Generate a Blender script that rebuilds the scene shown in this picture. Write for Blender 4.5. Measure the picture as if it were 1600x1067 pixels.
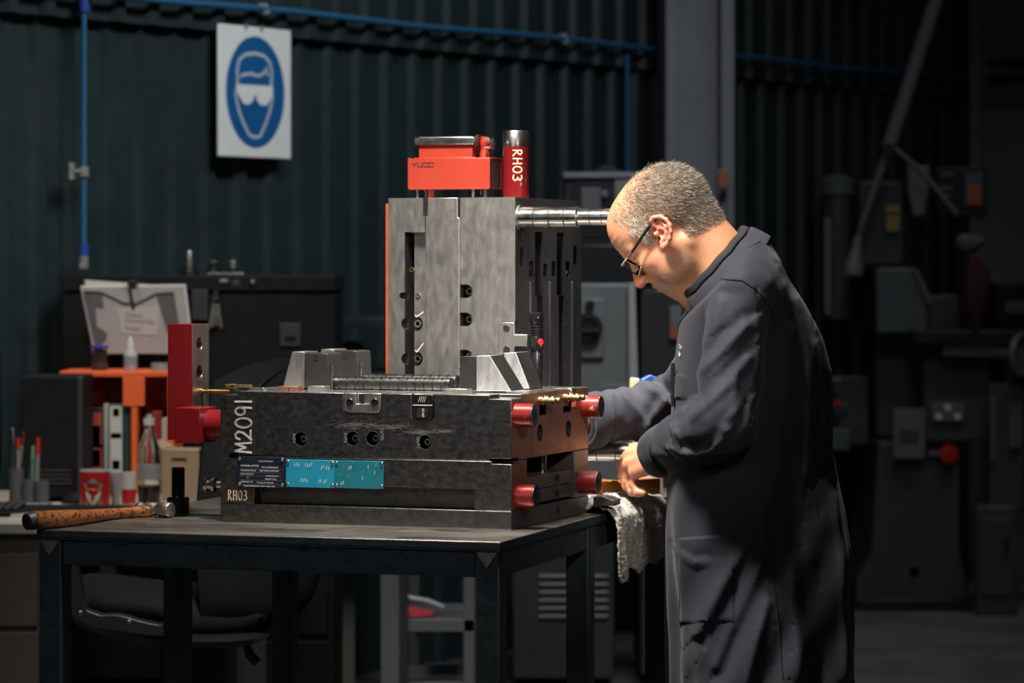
import bpy, bmesh, math, random
import numpy as np
from mathutils import Vector, Matrix, Euler
random.seed(7); RNG = np.random.default_rng(7)
for o in list(bpy.data.objects): bpy.data.objects.remove(o)
SC = bpy.context.scene
COL = SC.collection
FPX, HY, CH = 5000.0, 415.0, 1.4            # focal length in pixels, horizon row, eye height

# ------------------------------------------------------------------ camera, world, lights, exposure
cam_d = bpy.data.cameras.new('camera'); cam = bpy.data.objects.new('camera', cam_d); COL.objects.link(cam)
cam.location = (0, 0, CH); cam.rotation_euler = (math.pi/2, 0, 0)
cam_d.sensor_width = 36; cam_d.lens = FPX/1600*36; cam_d.shift_y = -(533.5-HY)/1600
cam_d.clip_end = 60
cam_d.dof.use_dof = True; cam_d.dof.focus_distance = 6.3; cam_d.dof.aperture_fstop = 4.6
SC.camera = cam
w = bpy.data.worlds.new('world'); SC.world = w; w.use_nodes = True
w.node_tree.nodes['Background'].inputs[0].default_value = (.62, .78, .88, 1)
w.node_tree.nodes['Background'].inputs[1].default_value = .012
SC.view_settings.view_transform = 'Standard'; SC.view_settings.look = 'None'
SC.view_settings.gamma = 1; SC.view_settings.exposure = 0; SC.view_settings.use_curve_mapping = False

def area(name, loc, target, sx, sy, power, col=(1,1,1), spread=180):
    l = bpy.data.lights.new(name, 'AREA'); l.shape = 'RECTANGLE'; l.size = sx; l.size_y = sy
    l.energy = power; l.color = col; l.spread = math.radians(spread)
    o = bpy.data.objects.new(name, l); COL.objects.link(o); o.location = loc
    o.rotation_euler = (Vector(target)-Vector(loc)).to_track_quat('-Z', 'Y').to_euler()
    return o
area('bench_lamp_light', (-.30, 5.85, 2.85), (.06, 6.5, 1.1), .45, .30, 34, (1, .93, .84), 80)
area('towel_fill_light', (.42, 7.05, 2.7), (.30, 6.75, .92), .5, .12, 5.5, (1, .96, .9), 34)  # added fill, aimed and narrowed to brighten towel, hand and far arm
area('side_fill_light', (.75, 4.2, 2.1), (.0, 6.65, 1.12), .3, .3, .9, (1, .90, .80), 24)  # added weak warm fill for the right-hand faces of both moulds
area('front_fill_light', (-1.6, 3.2, 2.3), (-.35, 6.2, .85), 1.4, .8, 1.3, (.92, .97, 1), 60)
area('desk_light', (-1.35, 8.2, 2.9), (-1.15, 9.0, .8), .6, .3, 7.5, (1, .93, .83), 84)
area('hall_light_left', (.7, 7.9, 4.2), (-1.0, 10.2, 1.7), 1.8, .5, 23, (.88, .96, 1), 85)
area('hall_light_right', (2.0, 10.6, 5.2), (1.6, 12.0, .2), 2.5, .6, 5.5, (.9, .96, 1), 75)

# ------------------------------------------------------------------ helpers: pixels to space
def W(px, py, d): return Vector(((px-800)/FPX*d, d, CH-(py-HY)/FPX*d))
def floor_d(py, z=0.): return (CH-z)*FPX/(py-HY)
class Frame:
    def __init__(s, origin, deg):
        s.o = Vector(origin); s.a = math.radians(deg)
        s.M = Matrix.Translation(s.o) @ Matrix.Rotation(s.a, 4, 'Z'); s.I = s.M.inverted()
    def at(s, px, py, axis, val):                        # ray through a pixel meets the local plane axis = val
        c = s.I @ Vector((0, 0, CH)); q = s.I @ W(px, py, 1.0); r = q-c
        k = (val-c[axis])/r[axis]; return c+r*k

# ------------------------------------------------------------------ helpers: materials
def mat(name, c1, c2=None, rough=(.5,.5), metal=0., scale=8., bump=0., bscale=60., stretch=(1,1,1), speck=None, spscale=220., spamt=.62, detail=6, alpha=None, emit=None, coat=0., trans=0., spec=.5, sheen=0., wear=None):
    m = bpy.data.materials.new(name); m.use_nodes = True; nt = m.node_tree; N = nt.nodes; L = nt.links
    b = N['Principled BSDF']; b.inputs['Metallic'].default_value = metal
    b.inputs['Specular IOR Level'].default_value = spec
    b.inputs['Coat Weight'].default_value = coat
    if sheen: b.inputs['Sheen Weight'].default_value = sheen; b.inputs['Sheen Roughness'].default_value = .45
    if trans: b.inputs['Transmission Weight'].default_value = trans; b.inputs['IOR'].default_value = 1.45
    c1 = (*c1, 1); c2 = (*(c2 or c1[:3]), 1)
    b.inputs['Base Color'].default_value = c1; b.inputs['Roughness'].default_value = rough[0]
    if emit: b.inputs['Emission Color'].default_value = c1; b.inputs['Emission Strength'].default_value = emit
    if c1 != c2 or rough[0] != rough[1] or bump or speck:
        tc = N.new('ShaderNodeTexCoord'); mp = N.new('ShaderNodeMapping'); mp.inputs['Scale'].default_value = stretch
        L.new(tc.outputs['Object'], mp.inputs[0])
        def noise(sc, det=detail):
            n = N.new('ShaderNodeTexNoise'); n.inputs['Scale'].default_value = sc; n.inputs['Detail'].default_value = det
            n.inputs['Roughness'].default_value = .65; L.new(mp.outputs[0], n.inputs['Vector']); return n.outputs[0]
        def rng(sock, a, c, lo=0., hi=1.):
            r = N.new('ShaderNodeMapRange'); r.inputs[1].default_value = a; r.inputs[2].default_value = c
            r.inputs[3].default_value = lo; r.inputs[4].default_value = hi; L.new(sock, r.inputs[0]); return r.outputs[0]
        n1 = noise(scale)
        mx = N.new('ShaderNodeMix'); mx.data_type = 'RGBA'; mx.inputs[6].default_value = c1; mx.inputs[7].default_value = c2
        L.new(rng(n1, .35, .65), mx.inputs[0]); col = mx.outputs[2]
        if speck:
            n2 = noise(spscale, 3)
            m2 = N.new('ShaderNodeMix'); m2.data_type = 'RGBA'; m2.inputs[7].default_value = (*speck, 1)
            L.new(col, m2.inputs[6]); L.new(rng(n2, spamt, spamt+.06), m2.inputs[0]); col = m2.outputs[2]
        if wear:                                          # (colour, scale, threshold): worn patches with edges of their own
            n3 = noise(wear[1], 8)
            m3 = N.new('ShaderNodeMix'); m3.data_type = 'RGBA'; m3.inputs[7].default_value = (*wear[0], 1)
            L.new(col, m3.inputs[6]); L.new(rng(n3, wear[2], wear[2]+.05), m3.inputs[0]); col = m3.outputs[2]
        L.new(col, b.inputs['Base Color'])
        if rough[0] != rough[1]: L.new(rng(noise(scale*2.7), .32, .68, rough[0], rough[1]), b.inputs['Roughness'])
        if bump:
            bp = N.new('ShaderNodeBump'); bp.inputs['Strength'].default_value = bump; bp.inputs['Distance'].default_value = .004
            L.new(noise(bscale), bp.inputs['Height']); L.new(bp.outputs[0], b.inputs['Normal'])
    return m
M = {}
M['steel']  = mat('scratched_steel', (.30,.28,.26), (.50,.47,.43), (.30,.50), 1., 9, .12, 160, speck=(.72,.70,.66), spscale=300, spamt=.66, wear=((.17,.15,.13), 5, .63))
M['steel_dark'] = mat('oiled_dark_steel', (.115,.11,.104), (.150,.144,.136), (.30,.46), 1., 34, .06, 260, stretch=(.7,1,1), speck=(.36,.345,.33), spscale=640, spamt=.625, wear=((.085,.08,.076), 24, .64))
M['steel_grey'] = mat('satin_grey_steel', (.305,.295,.28), (.385,.37,.35), (.38,.50), 1., 26, .05, 300, stretch=(1,1,.4), speck=(.17,.155,.145), spscale=520, spamt=.63, wear=((.25,.18,.13), 14, .68))
M['bright'] = mat('ground_bright_steel', (.62,.61,.59), (.74,.73,.71), (.16,.30), 1., 14, .03, 200)
M['chrome'] = mat('polished_steel_pin', (.62,.60,.56), (.74,.72,.69), (.12,.26), 1., 12, wear=((.45,.33,.20), 9, .66))
M['brass']  = mat('brass', (.72,.52,.26), (.62,.43,.2), (.2,.35), 1., 20)
M['copper_face'] = mat('rust_stained_steel', (.26,.12,.078), (.17,.082,.056), (.38,.55), .6, 14, .15, 90, stretch=(1,1,.45), speck=(.05,.025,.02), spscale=150, spamt=.62)
M['dark_side'] = mat('shaded_side_steel', (.055,.056,.058), (.075,.075,.075), (.38,.5), .45, 8, .06, 90)  # plate steel with the shade of right and inner faces put into colour
M['black']  = mat('matt_black', (.009,.009,.010), (.013,.013,.014), (.6,.75), 0, 20, spec=.12)
M['black_gloss'] = mat('black_anodised', (.010,.010,.011), (.016,.016,.017), (.22,.34), .3, 20)
M['hole']   = mat('hole_black', (.006,.006,.006), None, (.6,.6))  # black that puts the shade of holes into colour; also the box lettering
M['red']    = mat('dark_red_paint', (.165,.005,.008), (.14,.004,.007), (.30,.42), 0, 6, .03, 120, speck=(.16,.02,.02), spscale=90, spamt=.70)
M['red_worn'] = mat('worn_red_paint', (.26,.020,.016), (.19,.015,.013), (.20,.34), .25, 9, .03, 120, wear=((.45,.33,.27), 30, .585))
M['red_pole'] = mat('worn_red_pillar_paint', (.20,.010,.010), (.15,.008,.009), (.14,.26), .35, 9, coat=.4, stretch=(1,1,.35), wear=((.46,.38,.34), 38, .615))
M['orange'] = mat('orange_red_enamel', (.28,.026,.012), (.25,.023,.011), (.36,.48), 0, 7, .02, 90, speck=(.8,.55,.45), spscale=60, spamt=.755)
M['orange_side'] = mat('orange_insulation_plate', (.30,.055,.02), (.22,.04,.014), (.5,.6), 0, 12)
M['chalk']  = mat('white_paint_pen', (.72,.70,.67), (.60,.58,.55), (.7,.8), 0, 90)
M['chalk_yellow'] = mat('cream_paint_pen', (.86,.68,.42), (.8,.6,.36), (.7,.8), 0, 90)
M['chalk_grey'] = mat('stamped_grey', (.27,.265,.255), None, (.6,.6), 0)
M['white'] = mat('white_print', (.75,.75,.74), None, (.6,.6))
M['table_top'] = mat('worn_steel_tabletop', (.21,.185,.165), (.34,.305,.275), (.30,.50), 1., 4, .10, 70, stretch=(.35,1,1), speck=(.10,.085,.075), spscale=24, spamt=.60)
M['table_frame'] = mat('black_green_frame_paint', (.016,.026,.030), (.024,.037,.042), (.36,.58), 0, 18, .30, 45, speck=(.035,.04,.04), spscale=70, spamt=.66)
M['weld'] = mat('ground_weld_steel', (.26,.25,.24), (.12,.12,.12), (.4,.6), .8, 60)

# ------------------------------------------------------------------ helpers: meshes
class MB:
    def __init__(s): s.v = []; s.f = []
    def add(s, vs, fs, Mx=None):
        k = len(s.v); s.v += [tuple(Mx @ Vector(p)) if Mx else tuple(p) for p in vs]; s.f += [tuple(i+k for i in f) for f in fs]; return s
    def box(s, x0, x1, y0, y1, z0, z1, Mx=None):
        return s.add([(x0,y0,z0),(x1,y0,z0),(x1,y1,z0),(x0,y1,z0),(x0,y0,z1),(x1,y0,z1),(x1,y1,z1),(x0,y1,z1)],
              [(0,3,2,1),(4,5,6,7),(0,1,5,4),(1,2,6,5),(2,3,7,6),(3,0,4,7)], Mx)
    def cbox(s, c, sx, sy, sz, Mx=None): return s.box(c[0]-sx/2, c[0]+sx/2, c[1]-sy/2, c[1]+sy/2, c[2]-sz/2, c[2]+sz/2, Mx)
    def lathe(s, p0, axis, prof, n=24, ring=False):                  # prof: (distance along axis, radius)
        a = Vector(axis).normalized(); p0 = Vector(p0)
        u = a.orthogonal().normalized(); v = a.cross(u); vs = []; fs = []
        for h, r in prof:
            for i in range(n):
                t = 2*math.pi*i/n; vs.append(p0+a*h+(u*math.cos(t)+v*math.sin(t))*max(r, 1e-5))
        m = len(prof)
        for j in range(m if ring else m-1):
            q = (j+1) % m
            for i in range(n): fs.append((j*n+i, j*n+(i+1)%n, q*n+(i+1)%n, q*n+i))
        if not ring: fs.append(tuple(reversed(range(n)))); fs.append(tuple((m-1)*n+i for i in range(n)))
        return s.add(vs, fs)
    def cyl(s, p0, p1, r, n=20, r2=None):
        p0 = Vector(p0); p1 = Vector(p1); return s.lathe(p0, p1-p0, [(0, r), ((p1-p0).length, r if r2 is None else r2)], n)
    def tube(s, pts, r, n=8, closed=False):
        pts = [Vector(p) for p in pts]; m = len(pts); vs = []; fs = []; u = None
        for i, p in enumerate(pts):
            if closed: t = (pts[(i+1) % m]-pts[i-1]).normalized()
            else: t = (pts[min(i+1, m-1)]-pts[max(i-1, 0)]).normalized()
            if u is None: u = t.orthogonal().normalized()
            u = (u-t*u.dot(t)).normalized(); v = t.cross(u); rr = r[i] if isinstance(r, (list, tuple)) else r
            for k in range(n):
                a = 2*math.pi*k/n; vs.append(p+(u*math.cos(a)+v*math.sin(a))*rr)
        for i in range(m if closed else m-1):
            j = (i+1) % m
            for k in range(n): fs.append((i*n+k, i*n+(k+1)%n, j*n+(k+1)%n, j*n+k))
        if not closed: fs.append(tuple(reversed(range(n)))); fs.append(tuple((m-1)*n+k for k in range(n)))
        return s.add(vs, fs)
    def prism(s, poly, d, Mx=None):                      # poly in local xz plane, extruded along y from d[0] to d[1]
        n = len(poly); vs = [(x, d[0], z) for x, z in poly]+[(x, d[1], z) for x, z in poly]
        fs = [tuple(range(n)), tuple(reversed(range(n, 2*n)))]+[(i, i+n, (i+1)%n+n, (i+1)%n) for i in range(n)]
        return s.add(vs, fs, Mx)
    def build(s, name, m, parent=None, bevel=0., smooth=40, seg=2, fix=True):
        me = bpy.data.meshes.new(name); me.from_pydata(s.v, [], s.f)
        if fix:
            bm = bmesh.new(); bm.from_mesh(me); bmesh.ops.recalc_face_normals(bm, faces=bm.faces); bm.to_mesh(me); bm.free()
        o = link(name, me, m, parent, smooth)
        if bevel:
            b = o.modifiers.new('bevel', 'BEVEL'); b.width = bevel; b.segments = seg; b.limit_method = 'ANGLE'; b.angle_limit = math.radians(35); b.harden_normals = False
        return o
def link(name, me, m, parent=None, smooth=40):
    if isinstance(m, str): m = M[m]
    if m: me.materials.append(m)
    if smooth:
        me.polygons.foreach_set('use_smooth', [True]*len(me.polygons)); me.set_sharp_from_angle(angle=math.radians(smooth))
    o = bpy.data.objects.new(name, me); COL.objects.link(o)
    if parent: o.parent = parent
    return o
def cut(o, mb):                                          # exact boolean difference, baked
    me = bpy.data.meshes.new('cutter'); me.from_pydata(mb.v, [], mb.f)
    bm = bmesh.new(); bm.from_mesh(me); bmesh.ops.recalc_face_normals(bm, faces=bm.faces); bm.to_mesh(me); bm.free()
    c = bpy.data.objects.new('cutter', me); COL.objects.link(c)
    c.parent = o.parent
    bevels = [(b.width, b.segments) for b in o.modifiers if b.type == 'BEVEL']; o.modifiers.clear()
    b = o.modifiers.new('cut', 'BOOLEAN'); b.operation = 'DIFFERENCE'; b.solver = 'EXACT'; b.object = c; b.use_self = True
    bpy.context.view_layer.update(); dg = bpy.context.evaluated_depsgraph_get()
    new = bpy.data.meshes.new_from_object(o.evaluated_get(dg)); o.modifiers.clear()
    old = o.data; o.data = new; bpy.data.meshes.remove(old); bpy.data.objects.remove(c); bpy.data.meshes.remove(me)
    new.polygons.foreach_set('use_smooth', [True]*len(new.polygons)); new.set_sharp_from_angle(angle=math.radians(35))
    for wd, sg in bevels:
        q = o.modifiers.new('bevel', 'BEVEL'); q.width = wd; q.segments = sg; q.limit_method = 'ANGLE'; q.angle_limit = math.radians(35)
    return o
def empty(name, loc, rz=0.):
    o = bpy.data.objects.new(name, None); COL.objects.link(o); o.location = loc; o.rotation_euler = (0, 0, math.radians(rz)); o.empty_display_size = .05
    return o
def tag(o, label, cat=None, group=None, kind=None):
    if label: o['label'] = label
    if cat: o['category'] = cat
    if group: o['group'] = group
    if kind: o['kind'] = kind
    return o
def thing(name, label, cat, loc=(0,0,0), rz=0., group=None):
    o = empty(name, loc, rz); tag(o, label, cat, group)
    bpy.context.view_layer.update(); return o
def structure(o): o['kind'] = 'structure'; return o
def copy_tree(o, parent=None):
    c = o.copy(); COL.objects.link(c); c.parent = parent
    for ch in [x for x in COL.objects if x.parent == o]: copy_tree(ch, c)
    return c
def text_part(name, s, size, m, parent, origin, right, up, extrude=.0002, align='LEFT'):
    cu = bpy.data.curves.new(name, 'FONT'); cu.body = s; cu.size = size; cu.extrude = extrude; cu.align_x = align; cu.resolution_u = 2
    t = bpy.data.objects.new('tmp', cu); COL.objects.link(t)
    me = bpy.data.meshes.new_from_object(t.evaluated_get(bpy.context.evaluated_depsgraph_get()))
    bpy.data.objects.remove(t); bpy.data.curves.remove(cu)
    r = Vector(right).normalized(); u = Vector(up); u = (u-r*u.dot(r)).normalized(); n = r.cross(u)
    Mx = Matrix((r, u, n)).transposed().to_4x4(); Mx.translation = Vector(origin); me.transform(Mx)
    return link(name, me, m, parent, 0)
def arc(cx, cy, rx, ry, a0, a1, n=12): return [(cx+rx*math.cos(math.radians(a0+(a1-a0)*i/n)), cy+ry*math.sin(math.radians(a0+(a1-a0)*i/n))) for i in range(n+1)]
GLYPH = {
 'M': [[(0,0),(.12,1),(.5,.35),(.86,1),(1,.02)]],
 '2': [[(.05,.72),(.2,.95),(.55,1),(.85,.82),(.75,.52),(.4,.25),(.02,0),(.35,.06),(1,.04)]],
 '0': [arc(.5,.5,.48,.5,100,460,18)],
 '9': [arc(.42,.7,.38,.3,20,380,14), [(.8,.8),(.82,.5),(.78,0)]],
 '1': [[(.45,1),(.5,0)]],
 'R': [[(.1,0),(.12,1)], [(.05,.95),(.5,1),(.78,.8),(.55,.55),(.15,.48),(.5,.3),(.95,0)]],
 'H': [[(.1,1),(.08,0)], [(.85,1),(.9,0)], [(.08,.48),(.88,.52)]],
 '3': [[(.1,.95),(.5,1),(.85,.8),(.6,.55),(.4,.52),(.75,.45),(.92,.2),(.55,0),(.05,.08)]]}
def handwriting(name, s, m, parent, origin, right, up, h, wd, gap, thick, proj=None, jit=.0):
    """strokes of a paint pen: origin + right/up vectors in the parent's frame"""
    o = Vector(origin); r = Vector(right).normalized(); u = Vector(up).normalized(); n = r.cross(u); mb = MB(); x = 0
    for ch in s:
        k = .35 if ch == '1' else 1
        for st in GLYPH[ch]:
            pts = []
            for i in range(len(st)-1):
                for q in range(3): t = q/3; pts.append((st[i][0]*(1-t)+st[i+1][0]*t, st[i][1]*(1-t)+st[i+1][1]*t))
            pts.append(st[-1]); P = [o+r*(x+a*wd*k)+u*(b*h) for a, b in pts]
            if proj: P = [proj(p) for p in P]
            for i in range(len(P)-1):
                d = (P[i+1]-P[i]); L = d.length
                if L < 1e-6: continue
                d /= L; nn = n if not proj else proj(P[i], True); sd = nn.cross(d).normalized(); th = thick*(.92+.16*random.random())/2
                a = P[i]-d*thick*.35; b = P[i+1]+d*thick*.35
                vs = [a+sd*th, a-sd*th, b-sd*th, b+sd*th]; vs += [q+nn*.0006 for q in vs]
                mb.add(vs, [(4,5,6,7),(0,1,5,4),(1,2,6,5),(2,3,7,6),(3,0,4,7)])
        x += wd*k+gap
    return mb.build(name, m, parent, smooth=0, fix=False)
def socket_screw(name, p, n, r, parent, m='steel_dark', depth=.004, hexr=.55):
    """round head with a hexagon socket, n = outward normal"""
    p = Vector(p); n = Vector(n).normalized()
    o = MB().lathe(p-n*.002, n, [(0,r),(.0032,r),(.004,r*.9),(.004,r*hexr),(.0026,r*hexr)], 20).build(name, m, parent)
    MB().lathe(p+n*.0007, n, [(0,r*hexr*.98),(.0004,r*hexr*.9)], 6).build('hexagon_socket', 'hole', o)  # black disc on the socket floor, its shade put into the colour
    return o
# ================================================================== STRUCTURE
M['cladding'] = mat('dark_teal_cladding', (.013,.0225,.0245), (.0165,.028,.030), (.42,.55), 0, 3, .04, 30)
M['floor'] = mat('worn_concrete_floor', (.075,.078,.082), (.14,.143,.148), (.45,.75), 0, 1.6, .1, 40, speck=(.17,.17,.17), spscale=2.6, spamt=.60)
M['grey_col'] = mat('grey_painted_column', (.20,.205,.21), (.235,.24,.245), (.5,.6), 0, 5, .05, 30)
M['blue_pipe'] = mat('blue_air_pipe', (.022,.11,.22), None, (.4,.4))
M['blue_dark'] = mat('blue_pipe_fitting', (.02,.06,.30), None, (.4,.4))
M['fitting'] = mat('grey_fitting', (.22,.21,.2), (.35,.34,.33), (.4,.5), .3, 40)
WA = math.radians(36); WO = Vector((-.85, 10.5, 0)); WD = Vector((math.sin(WA), math.cos(WA), 0)); WN = Vector((math.cos(WA), -math.sin(WA), 0))
def wall_pt(px, py, off=0.):                              # point on the wall (off metres in front of it) seen at a pixel
    o = WO+WN*off; r = W(px, py, 1)-Vector((0,0,CH)); k = (o-Vector((0,0,CH))).dot(WN)/r.dot(WN); return Vector((0,0,CH))+r*k
def wall_pos(t, off, z): return WO+WD*t+WN*off+Vector((0,0,z))
def corrugated(name, t0, t1, z0, z1, off, pitch=.155, dep=.024):
    vs = []; pts = []; n = int((t1-t0)/pitch)
    for i in range(n):
        t = t0+i*pitch; pts += [(t, 0), (t+pitch*.52, 0), (t+pitch*.62, dep), (t+pitch*.86, dep), (t+pitch*.96, 0)]
    k = len(pts)
    for z in (z0, z1): vs += [wall_pos(t, off+d, z) for t, d in pts]
    for z in (z0, z1): vs += [wall_pos(t, off+d-.004, z) for t, d in pts]
    mb = MB(); fs = []
    for i in range(k-1):
        fs += [(i, i+1, k+i+1, k+i), (2*k+i, 3*k+i, 3*k+i+1, 2*k+i+1), (i, 2*k+i, 2*k+i+1, i+1), (k+i, k+i+1, 3*k+i+1, 3*k+i)]
    mb.add(vs, fs); return mb.build(name, 'cladding', smooth=0)
wl = structure(corrugated('wall_back', -3.6, 16, 0, 2.20, 0)); tag(wl, 'dark teal corrugated steel wall cladding behind the workshop')
wu = corrugated('upper_sheet', -3.6, 16, 2.155, 5.2, .040); wu.parent = wl
fl = structure(MB().box(-8, 14, -2.5, 25, -.1, 0).build('floor', 'floor', smooth=0)); tag(fl, 'dark worn concrete workshop floor')

# steel columns
def column(name, px0, px1, d, label, yaw, edge):
    a = W(px0, HY, d); b = W(px1, HY, d); wd = (b-a).length/math.cos(math.radians(yaw))
    r = thing(name, label, None, ((a.x+b.x)/2, d, 0), yaw); r['kind'] = 'structure'
    MB().box(-wd/2, wd/2, .09, .10, 0, 5.2).build('web', 'grey_col', r)
    for s in (-1, 1): MB().box(*(sorted((s*wd/2, s*(wd/2-edge)))), 0, .20, 0, 5.2).build('flange', 'grey_col', r, .003)
    return r
c1 = column('trim_1', 1040, 1148, 12.0, 'grey steel column rising behind the man', 6, .05)
c2 = column('trim_2', 1514, 1665, 14.3, 'grey steel column behind the milling machine at the right edge', 8, .045)
for py in (98, 121):
    p = W(1590, py, 14.2); MB().cbox((0, -.03, p.z), .28, .03, .035).build('clamp_band', 'black', c2, .004)
# switch and conduit on the column
p = W(1129, 286, 11.9)
sw = thing('wall_switch', 'small grey switch box with an orange face on the middle column', 'switch', p)
M['box_grey'] = mat('grey_plastic', (.16,.16,.165), None, (.5,.5)); M['sw_orange'] = mat('orange_switch_face', (.42,.13,.06), None, (.5,.5))
MB().cbox((0, 0, 0), .05, .05, .10).build('box', 'box_grey', sw, .004)
MB().cbox((0, -.028, .012), .034, .008, .062).build('face', 'sw_orange', sw, .002)
MB().cyl((0, -.03, -.038), (0, -.05, -.038), .013, 14).build('knob', 'black', sw)
MB().cyl((0, 0, -.05), (0, 0, -.5), .011, 10).build('conduit', 'grey_col', sw)

# blue compressed-air pipes on the wall
ap = thing('air_pipe', 'blue compressed air pipe running level along the top of the cladding', 'pipe', wall_pos(0, .09, 2.232))
def awl(t, off, z): return wall_pos(t, off, z)-wall_pos(0, .09, 2.232)
MB().tube([awl(-3.2+i*.3, .09, 2.232+.004*math.sin(i*1.3)) for i in range(31)], .011, 10).build('pipe', 'blue_pipe', ap)
for px in (417, 885):
    q = wall_pt(px, 30, .09); t = (q-WO).dot(WD)
    MB().cbox(awl(t, .075, 2.235), .03, .05, .035).cyl(awl(t, .04, 2.225), awl(t, .10, 2.225), .008, 8).build('clip', 'fitting', ap, .002)
def drop_pipe(px, py0, py1, label, bracket):
    a = wall_pt(px, py0, .09); b = wall_pt(px, py1, .09); r = thing('drop_pipe', label, 'pipe', b, 0)
    MB().cyl((0,0,0), a-b, .0088, 12).build('pipe', 'blue_pipe', r)
    MB().cyl((0,0,-.005), (0,0,.03), .015, 12).build('collar', 'blue_dark', r)
    MB().cyl((0,0,-.045), (0,0,-.005), .014, 12).cyl((0,-.005,-.035), (0,-.03,-.035), .009, 10).build('valve', 'fitting', r)
    if bracket:
        z = wall_pt(px, bracket, .09).z-b.z
        MB().lathe((0,0,z-.015), (0,0,1), [(0,.016),(.03,.016)], 14).build('pipe_clip', 'fitting', r)
        MB().cyl((0,0,z), -WD*.045+Vector((0,0,z)), .006, 8).cbox(-WD*.05+Vector((0,0,z)), .012, .05, .05).build('stand_off', 'fitting', r)
        MB().cyl((0,0,a.z-b.z-.04), (0,0,a.z-b.z+.01), .016, 12).build('tee', 'blue_dark', r)
    return r
drop_pipe(131, -2, 397, 'blue air pipe dropping down the wall left of the round safety sign', 268)
drop_pipe(980, 86, 300, 'blue air pipe dropping down the wall behind the man', None)

# safety sign
p = wall_pt(397.5, 144.5, .075)
sg = thing('safety_sign', 'white wall sign with blue disc and white head wearing goggles', 'sign', p, math.degrees(math.pi/2-WA)+1.5)
M['sign_white'] = mat('sign_white', (.80,.78,.75), (.74,.72,.69), (.45,.55), 0, 6)
M['sign_blue'] = mat('sign_blue', (.008,.105,.30), (.008,.095,.27), (.4,.5), 0, 6)
HWs, HHs = .187, .2125
sc_ = sg.rotation_euler.z
MB().box(-HWs, HWs, -.004, .004, -HHs, HHs).build('panel', 'sign_white', sg, .006)
def flat(name, poly, y, m, parent, th=.001): return MB().prism(poly, (y-th, y)).build(name, m, parent, smooth=0)
flat('disc', arc(0, .001, .150, .181, 0, 360, 64)[:-1], -.0041, 'sign_blue', sg)
def outline(name, pts, wd, y, m, parent, closed=True):
    mb = MB(); n = len(pts)
    L = []; R = []
    for i in range(n):
        a = Vector(pts[i-1] if (closed or i) else pts[i]); b = Vector(pts[(i+1) % n] if (closed or i < n-1) else pts[i]); t = (b-a).normalized(); q = Vector((-t.y, t.x))*wd/2
        c = Vector(pts[i]); L.append(c+q); R.append(c-q)
    for i in range(n if closed else n-1):
        j = (i+1) % n; mb.add([(L[i].x,y,L[i].y),(R[i].x,y,R[i].y),(R[j].x,y,R[j].y),(L[j].x,y,L[j].y)], [(0,1,2,3)])
    return mb.build(name, m, parent, smooth=0)
sx, sz = .382/107, .42/200                                # sign pixels to metres
def sp(x, y): return ((x-397.5)*sx, (144.5-y)*sz)
M['sign_line'] = mat('sign_pale_line', (.50,.52,.53), None, (.5,.5))
outline('face_outline', [sp(*q) for q in [(372,128),(371,112),(374,96),(383,87),(397,84),(410,87),(418,96),(421,112),(420,128),(422,150),(418,172),(412,192),(404,212),(396,214),(388,210),(379,190),(373,172),(369,150)]], .011, -.0054, 'sign_line', sg)
outline('hair_outline', [sp(*q) for q in [(376,122),(380,118),(392,116),(402,119),(410,113),(413,104),(415,118)]], .010, -.0054, 'sign_line', sg, False)
flat('goggles', [sp(*q) for q in [(370,134),(422,133),(421,148),(414,163),(405,164),(400,158),(397,147),(393,158),(388,164),(380,163),(372,148)]], -.0052, 'sign_white', sg)
for x in (384, 406): flat('hook', [sp(x-2, 49), sp(x+2, 49), sp(x+2, 40), sp(x-2, 40)], -.0052, 'fitting', sg)

# ================================================================== WORKBENCH
T = Frame(W(782, 847, 5.79), -17.3)
tb = thing('workbench', 'heavy black steel workbench with a worn bare steel top', 'workbench', (T.o.x, T.o.y, 0), -17.3)
TZ = T.o.z; TWX, TDY = .922, 1.46
tt_ = MB().box(-TWX, 0, 0, TDY, TZ-.0145, TZ).build('tabletop', 'table_top', tb, .0015)
MB().box(-TWX+.001, -.001, .001, TDY-.001, TZ-.018, TZ-.0148).build('top_lip', 'table_frame', tb)
def apron(name, x0, x1, y0, y1): return MB().box(x0, x1, y0, y1, TZ-.066, TZ-.0185).build(name, 'table_frame', tb, .003)
LG = .047; LY = (.004, .59, 1.20)
for i, y in enumerate(LY):
    for x in (-TWX+.003, -.003-LG): MB().box(x, x+LG, y, y+LG, 0, TZ-.0185).build('leg', 'table_frame', tb, .003)
apron('front_rail', -TWX+.003+LG, -.003-LG, .008, .05)
apron('rear_rail', -TWX+.003+LG, -.003-LG, 1.204, 1.244)
for i in range(2):
    for x in (-TWX+.007, -.047): apron('side_rail', x, x+.040, LY[i]+LG, LY[i+1])
for x in (-TWX+.003, -.003-LG):
    z = TZ-.0185
    MB().prism([(x+.003, z-.001), (x+LG-.003, z-.001), (x+LG*.5, z-.030)], (.0005, .0045)).build('corner_weld', 'weld', tb)
# flaked paint along the rail: raised curls of old paint
rb = MB()
for i in range(16):
    x = random.uniform(-.85, -.08); wdt = random.uniform(.02, .07); z = TZ-.0185-random.choice((.001, .004, .040, .043))
    rb.prism([(x, z), (x+wdt*.3, z+.003), (x+wdt, z+.001), (x+wdt*.8, z-.004), (x+wdt*.2, z-.005)], (.0055, .0085))
tag(rb.build('paint_flakes', 'table_frame', tb), None, kind='stuff')

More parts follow.
